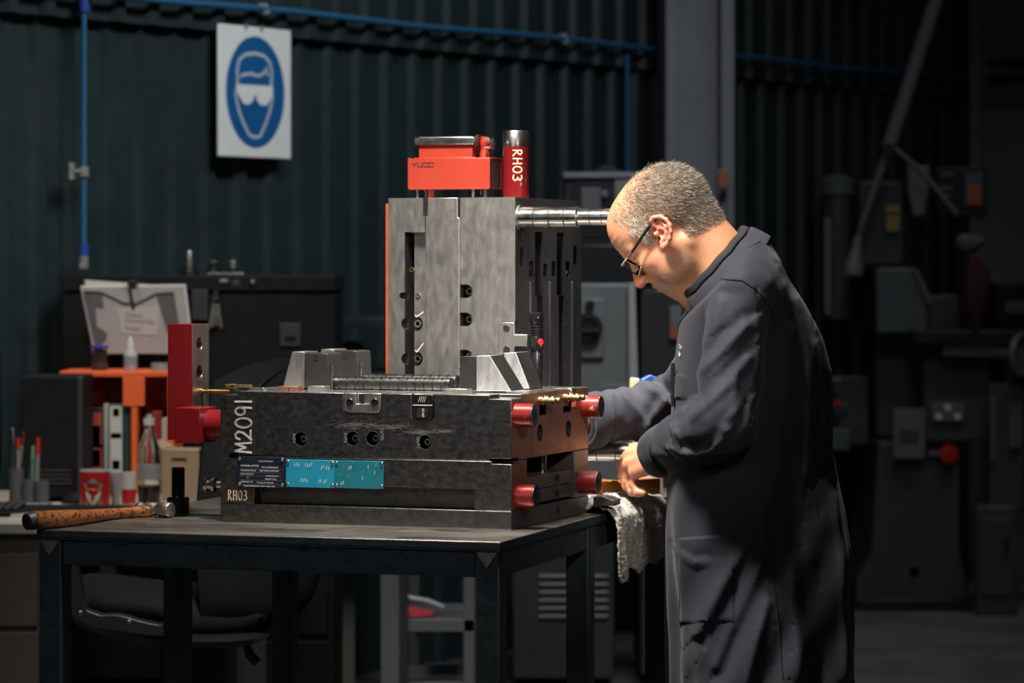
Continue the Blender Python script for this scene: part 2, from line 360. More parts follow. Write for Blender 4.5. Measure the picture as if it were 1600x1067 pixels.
# ================================================================== MOULD HALF LYING ON THE BENCH
def facemat(o, rules, base):
    me = o.data; me.materials.clear(); names = [base]+[r[1] for r in rules]
    for n in names: me.materials.append(M[n])
    for p in me.polygons:
        p.material_index = 0
        for i, (fn, _) in enumerate(rules):
            if fn(p.normal, p.center): p.material_index = i+1
facemat(tt_, [(lambda n, c: n.z < .5, 'table_frame')], 'table_top')
B = Frame(W(799, 828, 6.053), -20)
BL, BD, BH = .606, .455, .2545
mb_ = thing('mould_half', 'dark steel mould half lying flat at the front of the bench, chalked M2091', 'mould', B.o, -20)
def bz(px, py): return B.at(px, py, 1, 0).z
zJ, zC = .130, .036
def fp(px, py, y=0.): return B.at(px, py, 1, y)           # front-plane point (offset y)
def rp(px, py, x=0.): return B.at(px, py, 0, x)           # right-end point
top = MB().box(-BL, 0, 0, BD, zJ, BH).build('cavity_plate', 'steel_dark', mb_, .0012)
k = MB(); holes = [(470, 686), (550.5, 685), (582.5, 685), (664, 691)]
for h in holes:
    q = fp(*h); k.cyl((q.x, -.01, q.z), (q.x, .034, q.z), .0138, 28)
def rounded(x0, x1, z0, z1, r):                           # square top corners, rounded lower corners
    return [(x0, z1), (x1, z1)]+[(x1-r+r*math.cos(math.radians(a)), z0+r+r*math.sin(math.radians(a))) for a in (0,-30,-60,-90)]+[(x0+r+r*math.cos(math.radians(a)), z0+r+r*math.sin(math.radians(a))) for a in (-90,-120,-150,-180)]
la, lb = fp(537, 645), fp(596, 612); k.prism(rounded(la.x, lb.x, la.z, BH+.01, .010), (-.01, .012))
ca, cb = fp(643, 655), fp(678, 612); k.prism(rounded(ca.x, cb.x, ca.z, BH+.01, .008), (-.01, .012))
for x0, x1 in ((-.044, .01), (-BL-.01, -BL+.036)):        # pry notches at the corners
    k.box(x0, x1, -.01, .055, BH-.0075, BH+.01)
    k.box(x0, x1, -.01, .04, zJ-.01, zJ+.0045)
rh = [(844, 676), (888.5, 670)]
for h in rh:
    q = rp(*h); k.cyl((-.06, q.y, q.z), (.01, q.y, q.z), .0165, 28)
for px, p0, p1, d in ((848, 622, 649, .018), (886, 634, 645, .022)):
    q = rp(px, p0); q2 = rp(px, p1); k.box(-.05, .01, q.y-d, q.y+d, q2.z, q.z)
cut(top, k)
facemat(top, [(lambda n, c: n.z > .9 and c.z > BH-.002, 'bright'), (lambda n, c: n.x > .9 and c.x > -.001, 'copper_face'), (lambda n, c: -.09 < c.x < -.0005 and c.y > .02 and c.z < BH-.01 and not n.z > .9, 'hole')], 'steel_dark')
fr = MB().box(-BL, 0, 0, .088, zC, zJ-.0012).build('front_rail', 'steel_dark', mb_, .001)
sa, sb = fp(397, 797), fp(741, 764); k = MB().box(sa.x, sb.x, -.01, .030, sa.z if sa.z > zC else zC-.001, sb.z)
k.box(-.04, .01, -.01, .04, zJ-.006, zJ+.01); k.box(-BL-.01, -BL+.036, -.01, .04, zJ-.006, zJ+.01)
cut(fr, k); facemat(fr, [(lambda n, c: n.x > .9 and c.x > -.001, 'copper_face')], 'steel_dark')
rr = MB().box(-BL, 0, .367, BD, zC, zJ-.0012).build('rear_rail', 'dark_side', mb_, .001)
facemat(MB().box(-BL, 0, 0, BD, 0, zC-.001).build('clamp_plate', 'steel_dark', mb_, .001), [(lambda n, c: n.x > .9, 'dark_side')], 'steel_dark')
MB().box(-.60, -.004, .094, .361, .040, .0655).build('ejector_plate', 'dark_side', mb_, .001)
MB().box(-.60, -.004, .094, .361, .0668, .093).build('ejector_plate', 'dark_side', mb_, .001)
for y in (.14, .26): MB().cyl((-.03, y, .092), (-.03, y, zJ), .008, 16).build('return_pin', 'chrome', mb_)
MB().lathe((-.045, .16, .093), (0,0,1), [(0,.014),(.008,.014),(.008,.006),(.035,.006)], 16).build('return_pin', 'steel_dark', mb_)
for px, py in ((872, 746), (872, 770), (872, 796)):       # threaded holes, one per plate
    q = rp(px, py); mm = MB().lathe((.0004, q.y, q.z), (-1,0,0), [(0,.0075),(0,.0055),(.004,.0055)], 16).build('threaded_hole', 'hole', mb_)
# hose ports in the front face
ports = []
for i, h in enumerate(holes):
    q = fp(*h)
    o = MB().lathe((q.x, .0335, q.z), (0,-1,0), [(0,.0136),(.0005,.0136),(.0005,.0062),(.018,.0062),(.0185,.0055),(.0185,.0034),(.004,.0034)], 24).build('hose_port', 'hole', mb_)  # port floor and tube in black, the depth's shade put into the colour
    MB().lathe((q.x, .0155, q.z), (0,-1,0), [(0,.0064),(.002,.0064),(.0022,.0036),(0,.0036)], 20, True).build('port_ring', 'bright' if i in (1,2) else 'steel_grey', o)
    MB().lathe((q.x, .0006, q.z), (0,-1,0), [(0,.0138),(.0007,.0148),(.0009,.0148),(.0009,.0138)], 28, True).build('chamfer_ring', 'steel_grey', o)
for h, s, sd in ((holes[0], 'INT1', -1), (holes[1], 'INT2', -1), (holes[2], 'OUT2', 1), (holes[3], 'OUT1', -1)):
    q = fp(h[0]+(-13 if sd < 0 else 12), h[1])
    if sd < 0: text_part('stamped_lettering', s, .009, 'chalk_grey', mb_, (q.x, -.0002, q.z+.011), (0,0,-1), (1,0,0))
    else: text_part('stamped_lettering', s, .009, 'chalk_grey', mb_, (q.x+.007, -.0002, q.z-.004), (0,0,1), (-1,0,0))
# latch plate
o = MB().prism(rounded(la.x+.001, lb.x-.001, la.z+.001, BH, .009), (-.001, .0115)).build('locating_plate', 'steel_grey', mb_, .001)
ia, ib = fp(557, 631), fp(577, 612); cut(o, MB().box(ia.x, ib.x, -.01, .008, ia.z, BH+.01))
for px in (547, 586): q = fp(px, 628.5); socket_screw('socket_screw', (q.x, -.0008, q.z), (0,-1,0), .0075, o, 'black_gloss')
MB().box(ia.x+.004, ia.x+.013, .001, .008, ia.z+.003, BH-.002).build('key', 'hole', o)
# cycle counter
o = MB().prism(rounded(ca.x+.001, cb.x-.001, ca.z+.001, BH-.001, .007), (-.001, .0115)).build('cycle_counter', 'black_gloss', mb_, .0008)
q = fp(660, 633); MB().box(ca.x+.003, cb.x-.003, -.0016, -.001, q.z-.0008, q.z+.0008).build('line', 'white', o)
for i in range(4): q = fp(656+i*3, 624); MB().prism([(q.x-.003, q.z-.005), (q.x-.0022, q.z-.005), (q.x+.0018, q.z+.006), (q.x+.001, q.z+.006)], (-.0016, -.001)).build('stripe', 'white', o)
MB().box(ca.x+.012, cb.x-.012, -.002, -.001, ca.z+.004, ca.z+.022).build('window', 'steel_dark', o)
text_part('lettering', '000124', .0055, 'white', o, (ca.x+.0265, -.0022, ca.z+.0045), (0,0,1), (-1,0,0))
# name plates
M['plate_navy'] = mat('navy_name_plate', (.008,.014,.030), (.010,.018,.038), (.35,.45), .2, 12)
M['plate_cyan'] = mat('cyan_plate', (.012,.30,.46), (.010,.26,.40), (.40,.5), .1, 9, speck=(.05,.42,.55), spscale=60, spamt=.66)
M['plate_teal'] = mat('teal_plate', (.008,.15,.20), (.010,.20,.255), (.40,.5), .1, 14, speck=(.03,.30,.36), spscale=110, spamt=.62)
def plate(name, m, p0, p1, label):
    a = fp(*p0); b = fp(*p1)
    o = MB().box(a.x, b.x, -.0025, 0, b.z, a.z).build(name, m, mb_, .0004); o['label'] = label
    for x in (a.x+.004, b.x-.004):
        for z in (a.z-.005, b.z+.005): MB().lathe((x, -.0025, z), (0,-1,0), [(0,.0038),(.0012,.0032),(.0016,.0016),(.0006,.0016)], 14).build('rivet', 'bright', o)
    return o, a, b
o, a, b = plate('name_plate', 'plate_navy', (372, 713), (444.5, 762), 'dark navy data plate')
wN = b.x-a.x
for i, (s, x, z) in enumerate((('PARTS TO PLASTIC', .46, .006), ('LIONDELL LIMITED', .06, .0155), ('MOLD LADDER RUNG', .52, .0175), ('PRODUCED MOULD', .06, .0245), ('PART NAME SCOOP/DISH', .48, .0245),
        ('MATL  PA 30% GF', .06, .0315), ('SHRINKAGE 0.5%', .62, .0345), ('x2', .2, .038), ('WEIGHT 765 kg', .60, .0405), ('TONNAGE 165T', .06, .0465), ('75 oz inj. vol.  May 2016', .42, .0475), ('MOULD DIMENSIONS', .12, .0545), ('W 507  L 605  H 541', .50, .0545))):
    text_part('lettering', s, .0046 if i == 1 else .0036, 'white', o, (a.x+wN*x*.97+.001, -.0026, a.z-.0035-z), (1,0,0), (0,0,1), .0001)
for z in (.0205, .0275, .034, .042, .050): MB().box(a.x+.004, b.x-.004, -.0027, -.0025, a.z-z-.0035, a.z-z-.0032).build('rule_line', 'chalk_grey', o)
o, a, b = plate('cyan_plate', 'plate_cyan', (447.5, 717.5), (523, 762.5), 'bright cyan blank plate')
def marks(o, a, b, L):
    mk = MB()
    for px, py, n in L:
        for i in range(n):
            q = fp(px+i*3.2, py+random.uniform(-1.5, 1.5)); s = .0010
            mk.prism([(q.x-s*.6, q.z-.0035), (q.x+s*.3, q.z-.0035), (q.x+s, q.z+.0035), (q.x, q.z+.0035)], (-.0028, -.0025))
    mk.build('scratched_marks', 'white', o, smooth=0)
marks(o, a, b, ((461, 726, 3), (478, 726, 4), (503, 730, 2), (511, 731, 2), (471, 751, 4), (499, 751, 2), (507, 752, 2)))
o, a, b = plate('teal_plate', 'plate_teal', (523.4, 719), (600, 764), 'scratched teal blank plate')
marks(o, a, b, ((546, 730, 2), (576, 729, 1), (586, 738, 1), (567, 746, 1), (534, 754, 2)))
# paint-pen writing
q = fp(393, 707); handwriting('lettering', 'M2091', 'chalk', mb_, (q.x, -.0003, q.z), (0,0,1), (-1,0,0), .0345, .0190, .0050, .0036)
q = fp(356.5, 781); handwriting('lettering', 'RH03', 'chalk_yellow', mb_, (q.x, -.0003, q.z), (1,0,0), (0,0,1), .019, .0078, .0032, .0018)
M['smear_grey'] = mat('rubbed_chalk', (.17,.165,.16), None, (.7,.7))
# rubbed chalk on the face: thin streaks
ck = MB()
for i in range(260):
    cx, cy, lx, ly = random.choice(((545, 664, 28, 5), (575, 663, 34, 7), (655, 676, 30, 5), (615, 668, 30, 5), (690, 674, 18, 3)))
    q = fp(random.gauss(cx, lx*.45), random.gauss(cy, ly*.5)); L = random.uniform(.004, .022); h = random.uniform(.00008, .00022); sl = random.uniform(-.1, .25)
    ck.prism([(q.x-L/2, q.z-h-L/2*sl), (q.x+L/2, q.z-h+L/2*sl), (q.x+L/2, q.z+h+L/2*sl), (q.x-L/2, q.z+h-L/2*sl)], (-.0005, -.0002))
tag(ck.build('chalk_smear', 'smear_grey', mb_, smooth=0), None, kind='stuff')
# red support pillars on the right end
for (px, py), red in (((805.5, 649), 'red_worn'), ((911, 635), 'red_worn'), ((808, 775), 'red_worn'), ((907, 753), 'red')):
    q = rp(px, py)
    o = MB().lathe((.0, q.y, q.z), (1,0,0), [(0,.0228),(.036,.0228),(.0375,.0215)], 32).build('support_pillar', red, mb_)
    MB().lathe((.0372, q.y, q.z), (1,0,0), [(0,.0216),(.0014,.0212),(.0014,.0105),(.0008,.0100)], 28).build('end_face', 'steel_dark', o)
    MB().lathe((.0384, q.y, q.z), (1,0,0), [(0,.0098),(.0006,.0094)], 6).build('hexagon_socket', 'hole', o)
for (px, py) in ((842, 617.5), (881, 611.5)):             # brass hose nipples
    for dy in (0, .028):
        q = rp(px, py); z = BH-.016
        MB().lathe((-.002, q.y+dy, z), (1,0,0), [(0,.009),(.012,.009),(.0125,.0065),(.018,.0065),(.019,.0085),(.024,.0085),(.0245,.006),(.036,.006),(.036,.004)], 18).build('hose_nipple', 'brass', mb_)
a = rp(893, 604); MB().box(-.012, .004, a.y-.012, a.y+.016, BH-.036, BH+.001).build('slide_stop', 'bright', mb_, .001)

M['core_shade_dark'] = mat('dark_core_and_shade', (.030,.030,.031), (.042,.042,.042), (.34,.45), .5, 20)  # for core inserts; also the shade put into recesses and wedge flanks
M['wedge_steel'] = mat('smeared_wedge_steel', (.50,.50,.50), (.60,.60,.60), (.42,.55), 1., 30, .05, 150, wear=((.10,.10,.10), 26, .60), stretch=(1,1,.35))
# inserts standing on the parting face
def insert(pts, y0, y1, m, name='insert', bev=.0012):
    poly = [(v.x, max(v.z, BH-.002)) for v in (fp(px, py, y0) for px, py in pts)]
    return MB().prism(poly, (y0, y1)).build(name, m, mb_, bev)
for dx, dy, y in ((0, 0, .13), (46, -4, .30)):
    w1 = insert([(441.5+dx*.96, 606+dy), (456+dx, 549.5+dy), (476+dx, 549.5+dy), (476+dx, 606+dy)], y+.004, y+.07, 'steel_grey', 'wedge_insert')
    w2 = insert([(476.5+dx, 606+dy), (476.5+dx, 552+dy), (503+dx, 551.5+dy), (512+dx, 553+dy), (515+dx, 606+dy)], y, y+.07, 'core_shade_dark', 'core_insert')
    q = fp(493+dx, 559.5+dy, y); MB().lathe((q.x, y-.0006, q.z), (0,1,0), [(0,.0052),(0,.004),(.006,.004)], 18).build('screw_hole', 'hole', w2)
    q = fp(515.5+dx, 575+dy, y); MB().cyl((q.x, y+.01, BH-.002), (q.x, y+.01, q.z), .0018, 8).lathe((q.x, y+.01, q.z), (0,0,1), [(0,.003),(.004,.003)], 10).build('ejector_pin', 'bright', mb_)
for pts1, pts2, y in (([(744, 611), (744, 556), (765.5, 555.5), (799, 611)], [(719, 611), (719, 557), (743.5, 556), (743.5, 611)], .10), ([(790, 607), (787, 551.5), (806, 550.5), (828, 607)], [(763, 607), (763, 552.5), (786.5, 551.5), (789, 607)], .27)):
    w1 = insert(pts1, y, y+.075, 'wedge_steel', 'wedge_insert'); w2 = insert(pts2, y+.006, y+.075, 'core_shade_dark', 'core_insert'); facemat(w1, [(lambda n, c: n.x > .3, 'core_shade_dark')], 'wedge_steel')  # right flanks take the dark tone: shade put into the colour
    v = w1.data.vertices; xs = max(p.co.x for p in v); q = fp((pts1[2][0]+pts1[3][0])/2-4, (pts1[2][1]+pts1[3][1])/2-12, y+.035)
q = fp(717, 578, .1); MB().cyl((q.x, .11, BH-.002), (q.x, .11, q.z), .002, 8).lathe((q.x, .11, q.z), (0,0,1), [(0,.003),(.004,.003)], 10).build('ejector_pin', 'bright', mb_)
M['dark_pin'] = mat('ground_dark_pin', (.10,.097,.093), (.14,.136,.13), (.26,.36), 1., 40)
def grooved(p0, p1, y, r, name, pitch=13.5, m='chrome'):
    a = fp(p0[0], p0[1], y); b = fp(p1[0], p1[1], y); L = b.x-a.x; n = max(1, round((p1[0]-p0[0])/pitch)); st = L/n; pr = [(0, r*.86), (.002, r)]
    for i in range(1, n): pr += [(i*st-.0013, r), (i*st-.0013, r*.84), (i*st+.0013, r*.84), (i*st+.0013, r)]
    pr += [(L-.002, r), (L, r*.86)]
    return MB().lathe((a.x, y, BH+r*.78), (1,0,0), pr, 28).build(name, m, mb_, 0, 30)
grooved((519, 590), (707, 590), .165, .0145, 'grooved_core_pin', m='dark_pin'); grooved((566, 586), (716, 586), .33, .0145, 'grooved_core_pin', m='dark_pin')
for p0, p1, y, m in (((433.5, 607), (465, 598.5), .035, 'copper_face'), ((480.5, 606), (506.5, 598), .07, 'steel_grey'), ((694, 612), (729, 603), .03, 'steel_grey')):
    a = fp(p0[0], p0[1], y); b = fp(p1[0], p1[1], y); MB().box(a.x, b.x, y, y+.03, BH-.001, BH+.0095).build('wear_pad', m, mb_, .0008)
for y, x0, x1, r in ((.16, -.30, -.10, .0), ): pass
for cx, cy, r in ((-.10, .40, .03), (-.03, .36, .012), (-.5, .40, .03)):      # bushes in the parting face
    MB().lathe((cx, cy, BH-.0006), (0,0,1), [(0,r),(.0012,r),(.0012,r*.72),(-.004,r*.72)], 28, True).build('guide_bush', 'steel_grey', mb_)
# hydraulic block on the left end
y0 = .11; a = fp(262, 687, y0); b = fp(300.5, 506.5, y0)
bar = MB().box(a.x, b.x, y0, y0+.078, a.z, b.z).build('cylinder_bracket', 'red', mb_, .0012)
k = MB(); hz = []
for py in (537, 580.5):
    q = B.at(312, py, 0, b.x); hz.append(q); k.cyl((b.x-.04, q.y, q.z), (b.x+.01, q.y, q.z), .0135, 28)
cut(bar, k)
M['bracket_steel'] = mat('brown_bare_steel', (.20,.175,.15), (.27,.24,.21), (.4,.55), 1., 9, stretch=(1,1,.4))
facemat(bar, [(lambda n, c: n.x > .9 and c.x > b.x-.001, 'bracket_steel'), (lambda n, c: c.x > a.x+.005 and c.x < b.x-.0005 and abs(n.z) < .999 and abs(n.y) < .999 and abs(n.x) < .9, 'bright')], 'red')
y1 = .045; a2 = fp(273.5, 692, y1); b2 = fp(312, 637.5, y1)
blk = MB().box(a2.x, b2.x, y1, y1+.078, a2.z, b2.z).build('cylinder_block', 'red', mb_, .0015)
q = fp(335, 664, y1+.039)
MB().lathe((b2.x-.001, y1+.045, q.z), (1,0,0), [(0,.0295),(.004,.0305),(-b2.x-BL+.002,.0305)], 36).build('cylinder_body', 'red', mb_)
MB().cbox((-BL-.006, .07, B.at(332, 628, 1, .07).z), .012, .03, .022).build('bolt_head', 'black_gloss', mb_, .001)
def nipple(px, py, y, L, r=.0052):
    q = fp(px, py, y)
    return MB().lathe((q.x, y, q.z), (1,0,0), [(0,r*.8),(.001,r),(.006,r),(.0065,r*.75),(.010,r*.75),(.0105,r),(.016,r),(.0165,r*1.25),(.024,r*1.25),(.0245,r*.85),(L,r*.85)], 16).build('hose_nipple', 'brass', mb_)
nipple(299.5, 611, .15, .085); nipple(350, 603, .06, .06, .0042)
a = fp(372, 603, .05); MB().box(a.x, a.x+.055, .05, .065, BH-.001, BH+.006).build('slide_bar', 'bright', mb_, .001)
# chrome coupling low on the left end
q = fp(327, 757, .06)
cp = MB().lathe((q.x-.012, .06, q.z), (1,0,0), [(0,.009),(.004,.0145),(.010,.0145),(.012,.0105),(.018,.0105),(.020,.0145),(.026,.0145),(.030,.008),(-BL-q.x+.014,.008)], 10).build('coupling', 'chrome', mb_, 0, 20)
# ================================================================== MOULD HALF STANDING ON ITS SIDE
Q = Frame(W(805, 788, 6.7), -20)
def tf(px, py, y=0.): return Q.at(px, py, 1, y)
def tr(px, py, x=0.): return Q.at(px, py, 0, x)
TH = tf(805, 308).z; TX = tf(607, 400).x; TDp = .43
tw = thing('upright_mould_half', 'tall grey steel mould half standing on end behind the chalked mould', 'mould', Q.o, -20)
x1 = tf(665, 400).x; x2 = tf(719, 400).x
def topbright(n, c): return n.z > .9 and c.z > TH-.002
pl = MB().box(TX, x1-.0015, 0, TDp, 0, TH).build('clamp_plate', 'steel_grey', tw, .0012)
k = MB(); a = tf(633, 600); b = tf(665, 363); pocket_x = a.x; k.box(a.x, x1+.01, -.01, .022, .12, b.z)
for py in (506, 561):
    q = tf(644, py); k.cyl((q.x, -.01, q.z), (q.x, .05, q.z), .0155, 28); q = tf(636, py); k.cyl((q.x, -.01, q.z), (q.x, .022, q.z), .0135, 24)
q = tf(629, 462); k.cyl((q.x, -.01, q.z), (q.x, .022, q.z), .0075, 20); k.box(q.x, q.x+.02, -.01, .022, q.z-.0075, q.z+.0075)
k.box(x1-.006, x1+.01, -.01, .06, tf(665, 338).z, TH+.01)
k.box(a.x-.001, tf(641.5, 400).x, -.01, .055, .12, b.z+.001)
cut(pl, k); facemat(pl, [(topbright, 'bright'), (lambda n, c: (c.y > .03 and c.y < .2 and n.z < .9) or (.001 < c.y < .2 and c.x < pocket_x-.0003 and c.x > TX+.002 and abs(n.z) < .999), 'core_shade_dark')], 'steel_grey')  # counterbore and recess insides darkened, shade put into the colour
for px, py, m in ((647, 506, 'steel_grey'), (647, 561, 'brass')):
    q = tf(px, py); MB().lathe((q.x, .048, q.z), (0,-1,0), [(0,.0152),(.0005,.0152),(.0005,.008),(.025,.008),(.025,.0045),(.01,.0045)], 22).build('hose_port', 'hole', tw)
    MB().lathe((q.x, .0225, q.z), (0,-1,0), [(0,.0082),(.002,.0078),(.002,.0046),(0,.0046)], 20, True).build('port_ring', m, tw)
for px, py in ((644, 421), (653.5, 462)):
    q = tf(px, py, .022); MB().lathe((q.x, .022, q.z), (0,-1,0), [(0,.0052),(.003,.0052),(.003,.003),(0,.003)], 16, True).build('brass_bush', 'brass', tw)
for py0, py1 in ((487, 495), (536, 550)):                 # check marks in paint pen
    q = tf(651, py1, .022); q2 = tf(662, py0, .022); q0 = tf(649, py1-3, .022)
    o = MB(); P = [q0, q, q2]
    for u, v in ((0, 1), (1, 2)):
        d = (P[v]-P[u]).normalized(); n = Vector((-d.z, 0, d.x))*.0008
        o.add([P[u]+n+Vector((0,-.0004,0)), P[u]-n+Vector((0,-.0004,0)), P[v]-n+Vector((0,-.0004,0)), P[v]+n+Vector((0,-.0004,0))], [(0,1,2,3)])
    o.build('check_mark', 'chalk', tw, smooth=0)
pl = MB().box(x1, x2-.0012, -.0005, TDp, 0, TH).build('spacer_plate', 'steel_grey', tw, .0012)
k = MB().box(x1-.01, x1+.0045, -.01, .06, tf(665, 338).z, TH+.01); k.box(x2-.0055, x2+.01, -.01, .06, tf(719, 340).z, TH+.01); cut(pl, k)
facemat(pl, [(topbright, 'bright')], 'steel_grey')
pl = MB().box(x2, 0, 0, TDp, 0, TH).build('core_plate', 'steel_grey', tw, .0012)
k = MB()
for py in (455, 499, 557):
    q = tf(728.5, py); k.cyl((q.x, -.01, q.z), (q.x, .04, q.z), .0142, 28); k.box(x2-.01, q.x, -.01, .04, q.z-.0142, q.z+.0142)
a = tf(779, 553); b = tf(805, 502.5); k.prism([(a.x, a.z), (.01, a.z), (.01, b.z), (a.x+.008, b.z), (a.x, b.z-.008)], (-.01, .012))
def slot(px0, px1, py0, py1, d=.05):
    u = tr(px0, (py0+py1)/2); v = tr(px1, (py0+py1)/2); z0 = tr(px0, py1).z; z1 = tr(px0, py0).z; k.box(-d, .01, u.y, v.y, z0, z1)
slot(836, 848, 362, 462); slot(870, 881, 363, 462); slot(839, 848, 462, 640, .03); slot(873, 881, 462, 640, .03)
slot(812, 818, 386, 416, .03); slot(896, 902, 384, 413, .03)
for px in (830, 852, 865, 887): slot(px-3.2, px+3.2, 408 if px in (830, 865, 887) else 412, 432, .03)
cut(pl, k); facemat(pl, [(topbright, 'bright'), (lambda n, c: n.x > .9 and c.x > -.001, 'dark_side'), (lambda n, c: .002 < c.y < TDp-.01 and -.06 < c.x < -.001 or (.002 < c.y < .06 and c.x < -.02), 'core_shade_dark')], 'steel_grey')  # right face and recess insides in darker steel, shade given as colour
for py in (455, 499, 557):
    q = tf(729, py); MB().lathe((q.x, .0385, q.z), (0,-1,0), [(0,.014),(.0005,.014),(.0005,.0075),(.02,.0075),(.02,.0045),(.006,.0045)], 22).build('hose_port', 'hole', tw)
    MB().lathe((q.x, .0185, q.z), (0,-1,0), [(0,.0078),(.002,.0074),(.002,.0046),(0,.0046)], 20, True).build('port_ring', 'brass', tw)
MB().box(TX-.0085, TX-.0006, .004, TDp-.004, .002, TH-.012).build('insulation_plate', 'orange_side', tw, .0008)
# latch
a = tf(780, 552); b = tf(805, 503.5); c = tf(824.5, 531)
z2, z3 = tf(805, 541).z, tf(805, 522.5).z
o = MB().prism([(a.x, a.z), (-.0005, a.z), (-.0005, z2), (c.x, z2), (c.x, z3), (-.0005, z3), (-.0005, b.z), (a.x+.007, b.z), (a.x, b.z-.007)], (-.004, .011)).build('safety_strap', 'steel_grey', tw, .001)
for py in (512.5, 546): q = tf(792.5, py); socket_screw('socket_screw', (q.x, -.0036, q.z), (0,-1,0), .0075, o, 'steel_dark')
# small details on the moulding face
for px, py in ((833, 437), (833, 497), (833, 505), (885, 425), (885, 470), (885, 490), (885, 505), (885, 560), (885, 600), (833, 570), (862, 480), (829, 420), (889, 434)):
    q = tr(px, py); MB().lathe((-.0004, q.y, q.z), (1,0,0), [(0,.006),(.0010,.005),(.0010,.003),(-.002,.003)], 12).build('core_pin', 'bright' if py % 2 else 'steel_dark', tw)
for px in (828, 858, 893):
    u = tr(px-1, 520); v = tr(px+1, 520); MB().box(-.001, .004, u.y, v.y, .05, tr(px, 440).z).build('rib', 'dark_side', tw, .0008)
# guide pins
def guide(px, py, L1, L2, name='guide_pin'):
    q = tr(px, py); r1, r2 = .0228, .0186
    pr = [(-.002, r1), (.006, r1)]
    for i in range(1, 4): h = L1*i/4+.004; pr += [(h-.0012, r1), (h-.0012, r1*.9), (h+.0012, r1*.9), (h+.0012, r1)]
    pr += [(L1-.003, r1), (L1, r1*.9), (L1, r2)]
    for i in (1, 2, 3): h = L1+L2*i/4; pr += [(h-.0010, r2), (h-.0010, r2*.9), (h+.0010, r2*.9), (h+.0010, r2)]
    pr += [(L1+L2-.006, r2), (L1+L2, r2*.7)]
    o = MB().lathe((0, q.y, q.z), (1,0,0), pr, 36).build(name, 'chrome', tw, 0, 30)
    facemat(o, [(lambda n, c: any(abs(c.x-(L1*i/4+.004)) < .0014 for i in (1,2,3)) or any(abs(c.x-(L1+L2*i/4)) < .0012 for i in (1,2,3)), 'hole')], 'chrome')
    MB().lathe((0, q.y, q.z), (1,0,0), [(0, .027), (.004, .026), (.004, .0229)], 30, True).build('pin_collar', 'dark_side', o)
guide(811.5, 340, .134, .105); guide(811.5, 703.5, .134, .165)

# red terminal box on the standing mould
tx = thing('terminal_box', 'orange red wiring box with chrome lever clamps on top of the upright mould', 'terminal box', Q.M @ Vector((0, 0, TH)), -20)
def tt(px, py, y): v = tf(px, py, y); return Vector((v.x, y, v.z-TH))
y0 = .03; a = tt(638, 296.5, y0); b = tt(766, 247, y0)
M['black_open'] = M['hole']
pn = [(a.x, b.z), (b.x, b.z)]+[(b.x-.004+.004*math.cos(math.radians(t)), a.z+.004+.004*math.sin(math.radians(t))) for t in (0,-45,-90)]+[(a.x+.004+.004*math.cos(math.radians(t)), a.z+.004+.004*math.sin(math.radians(t))) for t in (-90,-135,-180)]
fr_ = MB().prism(pn, (y0-.003, y0)).build('front_panel', 'orange', tx, .0006)
MB().box(a.x+.002, b.x-.003, y0, y0+.075, a.z+.002, b.z-.0005).build('housing', 'red', tx, .0008)
MB().box(b.x-.0028, b.x-.001, y0+.006, y0+.068, a.z+.006, b.z-.006).build('side_recess', 'hole', tx)
MB().box(b.x-.003, b.x-.0006, y0+.070, y0+.075, a.z, b.z).build('side_flange', 'red', tx, .0005)
MB().box(a.x, b.x+.0, y0-.003, y0+.076, b.z-.0004, b.z+.0012).build('lid', 'orange', tx, .0004)
for px, m in ((651.5, 'bright'), (739, 'bright')): q = tt(px, 300, y0+.01); [MB().cyl((q.x, y_, 0), (q.x, y_, a.z+.003), .0036, 14).build('stand_off', m, tx) for y_ in (y0+.01, y0+.06)]
q = tt(674, 300, y0+.015); MB().box(q.x-.006, q.x+.006, y0+.01, y0+.02, 0, a.z+.003).build('cable_post', 'orange', tx, .001)
q = tt(755, 300, y0+.04); MB().lathe((q.x, y0+.05, 0), (0,0,1), [(0,.012),(.006,.012),(.006,.008),(a.z+.003,.008)], 16).build('cable_gland', 'steel_dark', tx)
for i, px in enumerate((640, 764)):
    for y in (y0+.004, y0+.07): q = tt(px, 246, y); MB().lathe((q.x, y, b.z), (0,0,1), [(0,.003),(.003,.0025)], 12).build('screw', 'bright', tx)
# lettering of the box: Y U and two split letters
q = tt(644.5, 258, y0); lx = q.x; lz = q.z; mbk = MB(); e = (y0-.0034, y0-.003)
def bar2(x0, z0, x1, z1, t=.0021):
    d = Vector((x1-x0, z1-z0)); n = Vector((-d.y, d.x)).normalized()*t/2; mbk.prism([(x0+n.x, z0+n.y), (x1+n.x, z1+n.y), (x1-n.x, z1-n.y), (x0-n.x, z0-n.y)], e)
h = .0095; z0 = lz-h/2
bar2(lx, z0+h, lx+.0055, z0+h*.5); bar2(lx+.011, z0+h, lx+.0055, z0+h*.5); bar2(lx+.0055, z0, lx+.0055, z0+h*.55)
u = lx+.0135; bar2(u, z0, u, z0+h); bar2(u+.009, z0, u+.009, z0+h); bar2(u-.0007, z0+.0007, u+.0097, z0+.0007)
for u in (lx+.026, lx+.0385):
    bar2(u, z0+.0007, u+.011, z0+.0007); bar2(u, z0+h-.0007, u+.011, z0+h-.0007); bar2(u, z0+.0005, u, z0+h*.40, .0016); bar2(u+.011, z0+h*.62, u+.011, z0+h, .0016); bar2(u+.011, z0, u+.011, z0+h*.40, .0016); bar2(u, z0+h*.62, u, z0+h, .0016)
mbk.build('lettering', 'hole', tx, smooth=0, fix=False)
